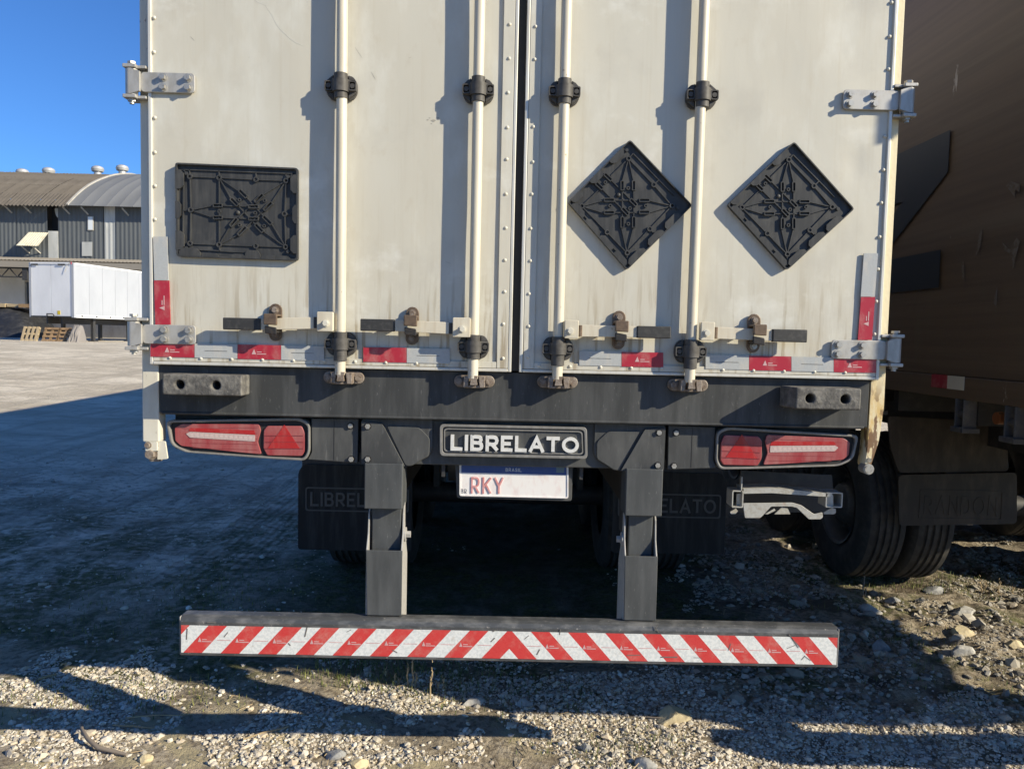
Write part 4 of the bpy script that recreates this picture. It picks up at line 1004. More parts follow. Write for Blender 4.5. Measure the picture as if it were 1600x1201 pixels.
for s in (-1,1):
    q = (lambda p: p) if s < 0 else mir
    f = part(MB().prism(q(pa), YL, YL+.04), 'fascia_panel', PLAST, bevel=.002)
    c = MB()
    x,_ = at(522,690,YL); c.box(min(s*x*-1,s*x*-1)-.001, s*x*-1+.001, YL-.0008, YL+.002, at(522,720,YL)[1]+.004, at(522,656,YL)[1]); part(c, 'panel_joint', SEAL, f)
    for px in ((548,665),(549,717)):
        x,z = at(*px,YL); x = x if s < 0 else -x; c = MB(); c.ring(x,z,YL-.001,YL+.002,.013,.009); part(c, 'bolt_seat', SEAL, f); part(MB().bolt(x,YL,z,.0095,.008,False), 'bolt', STEEL, f)
    f = part(MB().prism(q(pb), YL-.003, YL+.04), 'fascia_panel', PLAST, bevel=.003)
    for px in ((576,665),(576,716)):
        x,z = at(*px,YL); x = x if s < 0 else -x; c = MB(); c.ring(x,z,YL-.0172,YL-.015,.013,.009); part(c, 'bolt_seat', SEAL, f); part(MB().bolt(x,YL-.016,z,.0095,.008,False), 'bolt', STEEL, f)
    ob = ats([(566,657),(598,661),(633,727.5),(566,723.5)],YL)
    part(MB().prism(q(rounded(ob,.004)), YL-.016, YL-.002), 'raised_plate', PLAST, f, bevel=.004)
    sh = ats([(604,664),(655,667),(672,684),(671,711),(655,719.5),(643,727),(634,727)],YL)
    part(MB().prism(q(rounded(sh,.012)), YL-.008, YL-.002), 'shoulder', PLAST, f, bevel=.004)
mb = MB(); mb.box(-.46,.46,YL+.010,YL+.06,1.207,zs0-.01); part(mb, 'centre_panel', PLAST, bevel=.004)
mb = MB(); mb.box(-1.22,1.22,YL+.045,YL+.06,1.24,zs0-.008); part(mb, 'backing_panel', CHAS)
npo = rounded(ats([(687,662),(917,667),(918,717),(687,712)], YL-.02), .016, 4)
name_pl = part(MB().prism(npo, YL-.012, YL+.01), 'name_plate', PLAST, bevel=.003)
part(MB().loopframe(npo, inset(npo,.010), YL-.022, YL-.011), 'plate_rim', PLASTL, name_pl, bevel=.002)
npi = inset(npo,.015); part(MB().loopframe(npi, inset(npi,.004), YL-.019, YL-.011), 'plate_rim', PLASTL, name_pl)
a = at(704,702,YL-.02); b_ = at(905,676,YL-.02)
text('lettering', 'LIBRELATO', a[0], a[1]-.003, b_[0]-a[0], .056, YL-.012, .012, LETTER, name_pl, .24, .17)
# licence plate
yp = .080
lp_o = rounded(ats([(718,722),(888,726),(888,778),(718,774)], yp), .008)
mb = MB(); mb.prism(rounded(ats([(711,716),(895,720),(893,782),(714,777)],yp+.01),.01), yp+.002, yp+.03); hold = part(mb, 'plate_holder', PLAST, bevel=.002)
lic = part(MB().prism(lp_o, yp-.003, yp+.002), 'licence_plate', LPW, bevel=.001)
part(MB().loopframe(lp_o, inset(lp_o,.0045), yp-.0055, yp-.002), 'plate_border', LPW, lic)
part(MB().prism(ats([(721,725),(885,729),(885,741.5),(721,737.5)],yp), yp-.0045, yp-.0025), 'blue_band', LPB, lic)
a = at(790,735.5,yp); b_ = at(815,729.5,yp); text('lettering', 'BRASIL', a[0], a[1]-.001, b_[0]-a[0], .0125, yp-.0045, .0008, WHT, lic, .17, .32)
a = at(736,770,yp); b_ = at(787,745,yp); text('lettering', 'RKY', a[0], a[1], b_[0]-a[0], .060, yp-.003, .003, LPR, lic, .17, .30)
a = at(720.5,770.5,yp); b_ = at(729.5,763,yp); text('lettering', 'BR', a[0], a[1], b_[0]-a[0], .017, yp-.003, .0006, LPG, lic, .16, .3)
part(MB().prism(ats([(869,728.8),(881.5,729.1),(881.5,738),(869,737.7)],yp), yp-.0052, yp-.004), 'flag_print', LPF, lic)
# licence-plate bracket straps
mb = MB(); x,z = at(693,730,.08); mb.box(x-.006,x+.006,.07,.08,1.16,1.26); x,z = at(908,735,.08); mb.box(x-.006,x+.006,.07,.08,1.16,1.26); part(mb, 'plate_strap', CHAS)

# underride posts
for s in (-1,1):
    if s < 0: u0,u1,i0,i1,l0,l1 = [at(p,740,0)[0] for p in (569.5,629,577,626)]+[at(p,900,0)[0] for p in (571,628)]
    else: u0,u1,i0,i1,l0,l1 = [at(p,745,0)[0] for p in (978.5,1036,986,1027)]+[at(p,900,0)[0] for p in (975.5,1027)]
    zu1, zu0 = 1.215, at(600 if s < 0 else 1007, 795 if s < 0 else 806, 0)[1]
    zl1 = at(600 if s < 0 else 1000, 860 if s < 0 else 869, 0)[1]
    p_ = part(MB().box(u0,u1,.0,.006,zu0,zu1).box(u0,u0+.006,.006,.12,zu0,zu1).box(u1-.006,u1,.006,.12,zu0,zu1), 'underride_post', POSTD, bevel=.003)
    part(MB().box(i0+.004,i1-.002,.042,.14,.56,1.30), 'inner_tube', POSTD, p_, bevel=.004)
    c = MB(); zb_l = .668
    if s < 0:
        c.prism([(l0,zl1),(l1,zl1),(at(627,960,0)[0],zb_l),(at(573,960,0)[0],zb_l)], .002, .008); q0, q1 = l0, l1
    else:
        c.prism([(l0,zl1),(l1,zl1),(at(1025,968,0)[0],zb_l),(at(975,968,0)[0],zb_l)], .002, .008); q0, q1 = l0, l1
    part(c, 'lower_sleeve', POSTD, p_, bevel=.002)
    side = [(.008,zl1),(.035,zl1+.05),(.045,zl1+.12),(.075,zl1+.16),(.085,zl1+.05),(.15,zl1-.05),(.15,.54),(.040,.54),(.040,zb_l),(.008,zb_l)]
    c = MB(); c.prismx(side, q0, q0+.005); c.prismx(side, q1-.006, q1-.001); part(c, 'sleeve_cheek', POSTE, p_, bevel=.001)
    c = MB(); xs_ = q1-.001 if s < 0 else q0
    c.cyl((xs_ if s < 0 else xs_-.0,.062,zl1+.045),(xs_+(.006 if s < 0 else -.006),.062,zl1+.045),.026,18); c.cyl((xs_,.062,zl1+.045),(xs_+(.022 if s < 0 else -.022),.062,zl1+.045),.013,6); part(c, 'pivot_bolt', POSTE, p_)
    part(MB().box(u0+.01,u1-.01,.12,.2,.95,1.40), 'post_bracket', CHAS, p_)

# striped bar
bz0, bz1 = .522, .664; bx0, bx1 = -1.160, 1.168
sec = [(-.028,bz0),(-.030,bz0+.004),(-.030,bz1-.020),(-.024,bz1-.006),(-.010,bz1),(.030,bz1),(.036,bz1-.008),(.036,bz0)]
ubar = part(MB().prismx(sec, bx0, bx1), 'underride_bar', BARD, bevel=.002)
part(MB().box(bx0-.0035,bx0-.0003,-.027,.034,bz0+.002,bz1-.003).box(bx1+.0003,bx1+.0035,-.027,.034,bz0+.002,bz1-.003), 'end_cap', POSTE, ubar, bevel=.002)
ys0, ys1 = -.0322, -.0299
tz0, tz1 = bz0+.012, bz0+.110
per = .1315; sh_ = .088; xc = at(796,1000,-.03)[0]
def clip(poly, xa, xb_):
    for sgn, lim in ((1,xa),(-1,xb_)):
        out = []
        for i in range(len(poly)):
            a, b_ = poly[i-1], poly[i]; ia, ib = sgn*(a[0]-lim) >= 0, sgn*(b_[0]-lim) >= 0
            if ia != ib:
                t = (lim-a[0])/(b_[0]-a[0]); out.append((lim, a[1]+(b_[1]-a[1])*t))
            if ib: out.append(b_)
        poly = out
        if not poly: return poly
    return poly
hw = per/2
for s in (-1,1):
    for k in range(-1, 11):
        for c_, mt in ((0, REDB), (1, WHT)):
            # left half leans right (/), right half leans left (\), meeting at the centre
            a = k*per + c_*hw - hw + .010
            poly = [(xc+s*(a+sh_*.0+.0), tz1), (xc+s*(a+hw), tz1), (xc+s*(a+hw+sh_), tz0), (xc+s*(a+sh_), tz0)]
            lim = (bx0+.004, xc) if s < 0 else (xc, bx1-.004)
            pc = clip(poly, *lim)
            if len(pc) < 3: continue
            ar = abs(sum(pc[i-1][0]*pc[i][1]-pc[i][0]*pc[i-1][1] for i in range(len(pc))))/2
            if ar < 2e-5: continue
            o = part(MB().prism(pc, ys0, ys1), 'reflective_stripe', mt, ubar)
            cx = xc+s*(a+hw/2+sh_*.5); cz = (tz0+tz1)/2-.002
            if lim[0]+.05 < cx < lim[1]-.045 or (lim[0]+.03 < cx < lim[1]-.03):
                g = MB()
                if c_ == 0:
                    g.prism([(cx-.025,cz-.007),(cx-.013,cz-.007),(cx-.019,cz+.009)], ys0-.0006, ys0+.0003)
                    g.box(cx-.011,cx+.006,ys0-.0006,ys0+.0003,cz+.000,cz+.003); g.box(cx-.011,cx+.022,ys0-.0006,ys0+.0003,cz-.007,cz-.004)
                    part(g, 'stripe_print', LOGO, ubar)
                else:
                    g.box(cx-.024,cx+.024,ys0-.0006,ys0+.0003,cz-.0006,cz+.0006); part(g, 'stripe_print', REDLINE, ubar)
# wear marks: scraped tape
SCR = mat('scrape', (.14,.13,.12), .7)
g = MB()
for px,py,a,l in ((353,991,.9,.022),(478,987,1.35,.035),(545,985,.5,.018),(452,1006,-.8,.012),(617,1017,-.5,.02),(772,985,.4,.012),(770,999,.8,.02),(823,995,.7,.02),(841,1018,1.1,.022),(875,987,1.4,.02),(1026,980,1.1,.024),(1027,984,-.9,.02),(1140,1010,1.3,.025),(1240,1001,-.95,.06),(1243,1003,-.8,.045),(1262,1028,-.6,.026),(1255,1027,.9,.02),(990,1023,.05,.05),(1045,1026,.02,.06),(1090,1027,.0,.03),(330,972,.0,.03),(292,990,1.5,.04),(1236,1010,.4,.03)):
    x,z = at(px,py,ys0); d = (math.cos(a)*l/2, math.sin(a)*l/2); g.bar((x-d[0],z-d[1]),(x+d[0],z+d[1]),random.uniform(.0015,.0045),ys0-.0008,ys0+.0003)
kind(part(g, 'scrape_mark', SCR, ubar), 'stuff')

# mud flaps, wheels, chassis
YMF = 2.0
for s in (-1,1):
    if s < 0: xo, zt_, zb = at(466,742,YMF)[0], at(466,725,YMF)[1], at(466,858,YMF)[1]
    else: xo, zt_, zb = at(1136,750,YMF)[0], at(1136,740,YMF)[1], at(1136,866,YMF)[1]
    xi = xo-s*.70
    fl = part(MB().prism(rounded([(xo,zb),(xi,zb),(xi,zt_),(xo-s*.03,zt_+.0),(xo,zt_-.05)],.02), YMF, YMF+.012), 'mud_flap', FLAP)
    if s < 0: t0 = at(485,790,YMF); th = at(485,768,YMF)[1]-t0[1]
    else: t1_ = at(1118,802,YMF); th = at(1118,780,YMF)[1]-t1_[1]; t0 = (t1_[0]-.575, t1_[1])
    text('lettering', 'LIBRELATO', t0[0], t0[1], .575, th, YMF, .006, FLAPT, fl, .22, .19)
    fr = rrect(t0[0]-.03, t0[0]+.605, t0[1]-.03, t0[1]+th+.03, .015)
    part(MB().loopframe(fr, inset(fr,.008), YMF-.005, YMF), 'flap_border', FLAPT, fl)
    part(MB().box(min(xo,xi)+.02,max(xo,xi)-.02,YMF+.014,YMF+.06,zt_-.02,zt_+.12), 'flap_bracket', CHAS, fl)
for s in (-1,1):
    for yy in (2.95, 4.2, 5.45):
        zz = .515
        for xx in (1.115, .80): wheel(s*xx, yy, zz, tr, s)
for yy in (2.95,4.2,5.45):
    part(MB().cyl((-1.0,yy,.515),(1.0,yy,.515),.075,16), 'axle', CHAS, smooth=40)
for s in (-1,1): part(MB().box(s*.50-.06,s*.50+.06,.34,13.0,1.02,1.40), 'chassis_rail', CHAS)
for yy in np.arange(.6, 13, .9): part(MB().box(-1.25,1.25,yy,yy+.06,1.28,1.395), 'crossmember', CHAS)
for s in (-1,1): part(MB().box(s*.50-.02,s*.50+.02,2.6,5.9,.62,1.0), 'spring_pack', CHAS)
part(MB().beam((-.36,.10,1.22),(-.20,1.4,1.05),.04).beam((.36,.10,1.22),(.20,1.4,1.05),.04), 'stay_bar', CHAS)
part(MB().cyl((-.36,1.9,.95),(.36,1.9,.95),.15,20), 'air_tank', CHAS, smooth=40)
for s in (-1,1): part(MB().box(s*1.27-.012,s*1.27+.012,.34,13,1.36,1.395), 'side_rail', BODY)
# steel holder hanging under the right lamp
yb = .085
hb = part(MB().prism(rounded(ats([(1161,786),(1238,785),(1252,789),(1272,803),(1285,800),(1286,808),(1282,811),(1264,811),(1245,793),(1237,791),(1205,791),(1196,801),(1188,809),(1164,809)],yb),.004), yb, yb+.006), 'hanging_holder', GALV, bevel=.001)
c = MB(); a = ats([(1162,763),(1204,762),(1300,771),(1302,775),(1296,776),(1206,770),(1162,771)],yb); c.prism(a, yb, yb+.09); part(c, 'top_shelf', GALV, hb)
for q0,q1 in (((1144.5,766),(1161,793)),((1291,769),(1316,793))):
    a = at(*q0,yb); b_ = at(*q1,yb); o_ = rrect(a[0],b_[0],b_[1],a[1],.004,2); part(MB().loopframe(o_, inset(o_,.004), yb, yb+.07), 'side_loop', GALV, hb)
c = MB(); a = ats([(1151,771),(1161,771),(1161,789),(1151,789)],yb+.02); c.prism(a,yb+.02,yb+.026); a = ats([(1291,773),(1302,775),(1302,792),(1291,791)],yb+.01); c.prism(a,yb+.01,yb+.016); part(c,'side_tab',GALV,hb)
c = MB()
for pp in ([(1141,799),(1150,794),(1153,798),(1149,803),(1142,803)],[(1195,803),(1210,794),(1212,797),(1200,803)],[(1210,803),(1222,792),(1231,794),(1235,803)],[(1287,800),(1300,793),(1306,795),(1306,801),(1303,803),(1287,803)]):
    c.prism(ats(pp,yb+.05), yb+.05, yb+.055)
part(c, 'lower_tab', GALV, hb)
c = MB(); c.prism(ats([(1158,735),(1300,742),(1304,800),(1150,800)],yb+.20), yb+.20, yb+.21); part(c,'holder_back',CHAS,hb)
c = MB(); a = at(1160,745,yb); c.box(a[0]-.003,a[0]+.001,yb+.0,yb+.02,at(1160,768,yb)[1],a[1]); part(c,'hanger',GALV,hb)

# ------------------------------------------------------------------ THE TAN TRAILER ON THE RIGHT
NX = 2.33; NY0 = -.46; NZ = 1.42
nb = thing('tan_trailer', 'tan box trailer with black letter on its shaded side, parked close on the right', 'trailer', (0,0,0))
def npart(mb, name, mt, parent=None, **k): return mb.build(name, mt, parent or nb, **k)
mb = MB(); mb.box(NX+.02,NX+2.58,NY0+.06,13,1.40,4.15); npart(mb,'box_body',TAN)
ye = atx(1587,629,NX)[0]
y = NY0+.12; k = 0
for ya, yb_ in ((NY0+.12, 3.4),(3.41,6.6),(6.61,9.8),(9.81,13)):
    mb = MB(); nyy, nzz = 24, 14; vs_ = []
    for j in range(nzz+1):
        for i in range(nyy+1):
            yy = ya+(yb_-ya)*i/nyy; zz = NZ+.10+(4.10-NZ-.10)*j/nzz
            vs_.append((NX+.006*mnoise.noise(Vector((yy*1.1, zz*1.6, 3))), yy, zz))
    mb.add(vs_, [(j*(nyy+1)+i, (j+1)*(nyy+1)+i, (j+1)*(nyy+1)+i+1, j*(nyy+1)+i+1) for j in range(nzz) for i in range(nyy)])
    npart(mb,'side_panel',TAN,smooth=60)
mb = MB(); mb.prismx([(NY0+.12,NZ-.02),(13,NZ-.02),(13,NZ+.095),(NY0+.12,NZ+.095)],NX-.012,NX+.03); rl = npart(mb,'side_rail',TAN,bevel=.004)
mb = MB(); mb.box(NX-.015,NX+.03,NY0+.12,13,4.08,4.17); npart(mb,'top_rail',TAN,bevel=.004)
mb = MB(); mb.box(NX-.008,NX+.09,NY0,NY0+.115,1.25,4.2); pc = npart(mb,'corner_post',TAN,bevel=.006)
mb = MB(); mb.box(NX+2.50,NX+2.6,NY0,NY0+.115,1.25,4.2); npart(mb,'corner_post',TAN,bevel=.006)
for a, b_ in ((NX+.095,NX+1.29),(NX+1.30,NX+2.495)):
    mb = MB(); mb.box(a,b_,NY0-.02,NY0+.05,1.5,4.1); npart(mb,'rear_door',TAN,bevel=.004)
for zc in (3.0,2.18,3.8):
    mb = MB(); mb.cyl((NX-.018,NY0-.040,zc-.06),(NX-.018,NY0-.040,zc+.06),.024,14); mb.box(NX-.03,NX+.03,NY0-.045,NY0+.02,zc-.03,zc+.03); mb.box(NX-.02,NX+.22,NY0-.034,NY0-.022,zc-.035,zc+.035); npart(mb,'hinge',ALU,smooth=35)
mb = MB(); mb.box(NX+.03,NX+2.56,NY0+.01,NY0+.25,1.25,1.495); npart(mb,'rear_sill',SILL)
mb = MB(); mb.prism([(NX+.02,1.27),(NX+.30,1.20),(NX+.7,1.16),(NX+1.88,1.16),(NX+2.3,1.20),(NX+2.57,1.27)],NY0+.05,NY0+.12); npart(mb,'rear_fascia',PLAST)
NBX0 = 2.27
mb = MB(); mb.box(NBX0,NBX0+2.4,-.27,-.13,.62,.765); npart(mb,'underride_bar',BARD,bevel=.006)
for x in (NBX0+.38,NBX0+1.92): mb = MB(); mb.box(x-.06,x+.06,-.2,-.08,.76,1.25); npart(mb,'underride_post',POSTD,bevel=.004)
for x in (NX+.75,NX+1.75): mb = MB(); mb.box(x-.06,x+.06,.05,13,1.05,1.39); npart(mb,'chassis_rail',CHAS)
for yy in np.arange(.4,12.5,.8): mb = MB(); mb.box(NX+.05,NX+2.55,yy,yy+.06,1.27,1.395); npart(mb,'crossmember',CHAS)
# the black letter Z (flat film)
def film(pts, name='letter_film'):
    p = [atx(*q,NX) for q in pts]
    return p
p = atx(1487,203,NX); q_ = atx(1485,268,NX); yr = p[0]; zt1_, zt0_ = p[1], q_[1]
b1 = atx(1472,390,NX); b0 = atx(1470,449,NX)
dg_ = atx(1403,372,NX); yl = yr+1.10
slope = (q_[1]-dg_[1])/(dg_[0]-yr)
zb1 = b1[1]; zb0 = b0[1]
ydiag = yr+(zt0_-zb1)/slope
yl = ydiag+.42
wdt = .40
poly = [(yr,zt1_),(yl,zt1_),(yl,zt0_-.03),(yr+wdt,zt0_-.03),(ydiag+wdt+.02,zb1)]
mb = MB()
mb.prismx([(yr,zt1_),(yl,zt1_),(yl,zt1_-.30),(yr+.46,zt1_-.30),(ydiag+.42,zb1-.004),(ydiag,zb1-.004),(yr,zt0_)], NX-.0082, NX-.0070)
mb.prismx([(b1[0],zb1),(yl,zb1),(yl,zb0),(b1[0],zb0)], NX-.0082, NX-.0070)
npart(mb,'black_letter',NLET)
def scuff(pts_, name='scuff_mark'):
    mb = MB(); mb.prismx([atx(*q,NX) for q in pts_], NX-.0105, NX-.0092); npart(mb, name, SCUF)
SCUF = mat('scuff', (.20,.165,.125), .8, var=[((.14,.10,.06), (60,60,40), .45, .6, .9)])
for pp in ([(1575,290),(1583,284),(1597,288),(1596,300),(1590,297),(1588,308),(1583,300)],[(1570,380),(1580,390),(1592,372),(1597,378),(1592,396),(1586,420),(1584,398),(1574,392)],[(1533,365),(1538,358),(1535,385),(1528,400)],[(1505,412),(1508,408),(1510,440),(1507,436)],[(1558,455),(1561,450),(1560,480),(1556,474)]): scuff(pp)
zrs = atx(1544,248,NX)[1]
for yy in (3.4,6.6):
    mb = MB()
    for k in range(26): mb.cyl((NX-.0125,yy,1.56+k*.1),(NX,yy,1.56+k*.1),.006,6)
    kind(npart(mb,'rivet_row',TFLAP),'stuff')
# tape
for a,mt in (((1460,589,1484,607),RED),((1485,592,1510,610),CREAM)):
    y1_,z1_ = atx(a[0],a[1],NX); y0_,z0_ = atx(a[2],a[3],NX)
    mb = MB(); mb.prismx([(y0_,z0_),(y1_,z0_),(y1_,z0_+.07),(y0_,z0_+.07)], NX-.016, NX-.0125); npart(mb,'reflective_tape',mt)
# rail brackets, amber lamp, strap winches
for yy in (.55,.85,1.25,2.2,3.0,3.9,4.8,5.7):
    c = npart(MB().box(NX-.02,NX+.05,yy-.04,yy-.03,NZ-.17,NZ-.02).box(NX-.02,NX+.05,yy+.03,yy+.04,NZ-.17,NZ-.02).box(NX-.03,NX+.06,yy-.055,yy+.055,NZ-.19,NZ-.165),'strap_winch',RIM,bevel=.002)
    npart(MB().cyl((NX+.01,yy-.03,NZ-.10),(NX+.01,yy+.03,NZ-.10),.018,10),'winch_drum',RIM,c)
yy = atx(1565,648,NX)[0]
npart(MB().cyl((NX-.025,yy,NZ-.085),(NX+.03,yy,NZ-.085),.030,16),'marker_lamp',AMBER,smooth=35)
mb = MB(); mb.box(NX-.03,NX+.02,.12,.42,1.45,1.72); npart(mb,'side_box',CHAS,bevel=.006)
# mudguard and flap
YN = 2.10
def natp(px,py): return at(px,py,YN)
a = natp(1404,742); b_ = natp(1590,820)
fl = npart(MB().prism(rounded([(a[0],a[1]),(natp(1589,738)[0],natp(1589,738)[1]),(b_[0]-.005,natp(1580,818)[1]),(natp(1405,821)[0],natp(1405,821)[1])],.03), YN, YN+.014),'mud_flap',TFLAP)
t0 = natp(1443,803); t1_ = natp(1560,774)
text('lettering','RANDON',t0[0],t0[1],t1_[0]-t0[0],t1_[1]-t0[1]-.01,YN,.003,TFLAP,fl,.22,.22)
fr = rrect(t0[0]-.03,t1_[0]+.03,t0[1]-.03,t1_[1]+.03,.01); npart(MB().loopframe(fr,inset(fr,.008),YN-.003,YN),'flap_border',TFLAP,fl)
p = [natp(1390,650),natp(1575,660),natp(1580,737),natp(1407,740),natp(1394,700)]
npart(MB().prism(rounded(p,.03),YN+.02,YN+.04),'mudguard',TFLAP,bevel=.004)
for i,yy in enumerate((2.78,4.05,5.3)):
    for xx in (NX+.165, NX+.485): wheel(xx,yy,.535,nb,-1)
    for xx in (NX+2.1, NX+2.42): wheel(xx,yy,.535,nb,1)
    npart(MB().cyl((NX+.3,yy,.535),(NX+2.3,yy,.535),.075,14),'axle',CHAS,smooth=40)

# ------------------------------------------------------------------ GRAVEL, ROCKS, WEEDS
STONE = mat('gravel_stone', (.55,.52,.46), .85, attr='tint', bump=(160,.35,.003))
ico_v = []
ph = (1+5**.5)/2
for a in (-1,1):
    for b_ in (-ph,ph): ico_v += [(0,a,b_),(a,b_,0),(b_,0,a)]
ico_v = np.array(ico_v)/np.hypot(1,ph)
bm = bmesh.new(); bmesh.ops.create_icosphere(bm, subdivisions=1, radius=1); bm.verts.ensure_lookup_table()
IV = np.array([v.co[:] for v in bm.verts]); IF = np.array([[v.index for v in f.verts] for f in bm.faces]); bm.free()
PAL = np.array([(1.0,.97,.92),(.84,.80,.73),(1.10,1.06,1.0),(.66,.64,.63),(.97,.86,.72),(1.35,1.32,1.26),(.56,.54,.52),(.90,.82,.72)])
def scatter(name, xs, ys, rad, tint_scale=1.0):
    n = len(xs); nv = len(IV)
    jit = 1+np.random.uniform(-.36,.36,(n,nv,1))
    sc_ = np.stack([np.random.uniform(.75,1.35,n),np.random.uniform(.65,1.1,n),np.random.uniform(.40,.75,n)],-1)[:,None,:]
    v = IV[None]*jit*sc_
    th = np.random.uniform(0,2*PI,n); c, s_ = np.cos(th)[:,None], np.sin(th)[:,None]
    tl = np.random.normal(0,.35,n); ct, st = np.cos(tl)[:,None], np.sin(tl)[:,None]
    y1_ = v[...,1]*ct-v[...,2]*st; z1_ = v[...,1]*st+v[...,2]*ct
    x2 = v[...,0]*c-y1_*s_; y2 = v[...,0]*s_+y1_*c
    P = np.stack([x2,y2,z1_],-1)*rad[:,None,None]
    P += np.stack([xs,ys,gh(xs,ys)+rad*np.random.uniform(-.15,.32,n)],-1)[:,None,:]
    me = bpy.data.meshes.new(name); me.vertices.add(n*nv); me.vertices.foreach_set('co', P.astype(np.float32).ravel())
    F = (IF[None]+np.arange(n)[:,None,None]*nv).reshape(-1,3)
    me.loops.add(F.size); me.loops.foreach_set('vertex_index', F.astype(np.int32).ravel())
    me.polygons.add(len(F)); me.polygons.foreach_set('loop_start', np.arange(0,F.size,3,dtype=np.int32))
    me.update(calc_edges=True)
    at_ = me.color_attributes.new('tint','FLOAT_COLOR','POINT')
    tc_ = PAL[np.random.choice(len(PAL),n,p=[.22,.2,.12,.13,.14,.06,.05,.08])]*np.random.uniform(.8,1.12,(n,1))*tint_scale
    tc_ = np.concatenate([np.repeat(tc_,nv,0), np.ones((n*nv,1))],1)
    at_.data.foreach_set('color', tc_.astype(np.float32).ravel())
    me.materials.append(STONE); me.shade_flat()
    o = bpy.data.objects.new(name, me); col.objects.link(o); kind(o,'stuff'); return o
def pts(n, x0, x1, y0, y1): return np.random.uniform(x0,x1,n), np.random.uniform(y0,y1,n)
X, Y = [], []; Rr = []
def addp(x, y, mean, sg=.38, lo=.004, hi=.03):
    X.append(x); Y.append(y); Rr.append(np.clip(np.random.lognormal(math.log(mean), sg, len(x)), lo, hi))
x,y = pts(66000,-2.4,3.2,-.1,1.25); keep = vnoise(x*2.2,y*2.2,21)+.6*vnoise(x*7,y*7,25)+.5 > .30+.36*np.clip((y-.72)/.35,0,1)+.14*np.clip((-x-.2),0,1); addp(x[keep],y[keep],.0052,.45,.0025,.02)
x,y = pts(1300,-2.4,3.2,.1,1.1); addp(x,y,.0098,.35,.006,.022)
x,y = pts(5000,-1.9,1.6,.9,1.5); keep = vnoise(x*2.4,y*2.4,22) > .14; addp(x[keep],y[keep],.006)
x,y = pts(2000,-2.6,1.6,1.2,3.4); keep = vnoise(x*2.4,y*2.4,22) > .22; addp(x[keep],y[keep],.006)
x,y = pts(6500,-8,-1.2,1.3,8); addp(x,y,.0048,.6,.002,.028)
gravel = scatter('gravel', np.concatenate(X), np.concatenate(Y), np.concatenate(Rr))
X, Y, Rr = [], [], []
x,y = pts(1100,1.25,5.0,.75,3.6); keep = vnoise(x*3,y*3,31) > -.12; addp(x[keep],y[keep],.016,.5,.008,.05)
x,y = pts(40000,1.0,5.2,.5,4.2); keep = vnoise(x*2.1,y*2.1,23)+.7*vnoise(x*7,y*7,26) > -.10; addp(x[keep],y[keep],.0060,.6,.003,.045)
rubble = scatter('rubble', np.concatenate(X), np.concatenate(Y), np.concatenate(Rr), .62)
# separate rocks
ROCK = mat('rock_face', (.40,.385,.35), .85, var=[((.24,.23,.21), (22,22,22), .45, .65, .8), ((.52,.50,.46), (50,50,50), .55, .7, .6)], bump=(60,.6,.006))
ROCKY = mat('ochre_rock', (.50,.42,.26), .85, var=[((.34,.28,.18), (30,30,30), .45, .65, .8)], bump=(60,.6,.006))
ROCKG = mat('grey_rock', (.26,.26,.255), .85, var=[((.15,.15,.15), (30,30,30), .45, .65, .8), ((.40,.40,.39), (70,70,70), .58, .7, .6)], bump=(60,.6,.006))
def rock(px, py, wpx, hpx, mt, label, seed, flat=.55, group=None):
    x,y = atg(px,py+hpx*.3); z = float(gh(x,y)); x,y = atg(px,py+hpx*.3,z); z = float(gh(x,y))
    dist = math.hypot(y+CAM_D, EH); r_ = wpx/2*dist/1202
    bm = bmesh.new(); bmesh.ops.create_icosphere(bm, subdivisions=3, radius=1)
    rs = random.Random(seed); planes = [(Vector((rs.uniform(-1,1),rs.uniform(-1,1),rs.uniform(-.5,1))).normalized(), rs.uniform(.55,.85)) for _ in range(9)]
    for v in bm.verts:
        c = v.co.copy()
        for n,d in planes:
            k = c.dot(n)
            if k > d: c -= n*(k-d)
        c += c.normalized()*(.05*mnoise.noise(c*2.5+Vector((seed,0,0)))+.02*mnoise.noise(c*7))
        v.co = Vector((c.x*r_*1.25, c.y*r_*.85, c.z*r_*flat*1.25))
    me = bpy.data.meshes.new('rock'); bm.to_mesh(me); bm.free(); me.materials.append(mt); me.shade_smooth(); me.set_sharp_from_angle(angle=R(22))
    o = bpy.data.objects.new('rock', me); col.objects.link(o); o.location = (x,y,z+r_*flat*.35); o.rotation_euler.z = rs.uniform(-.5,.5)
    tag(o, label, 'rock', group); return o
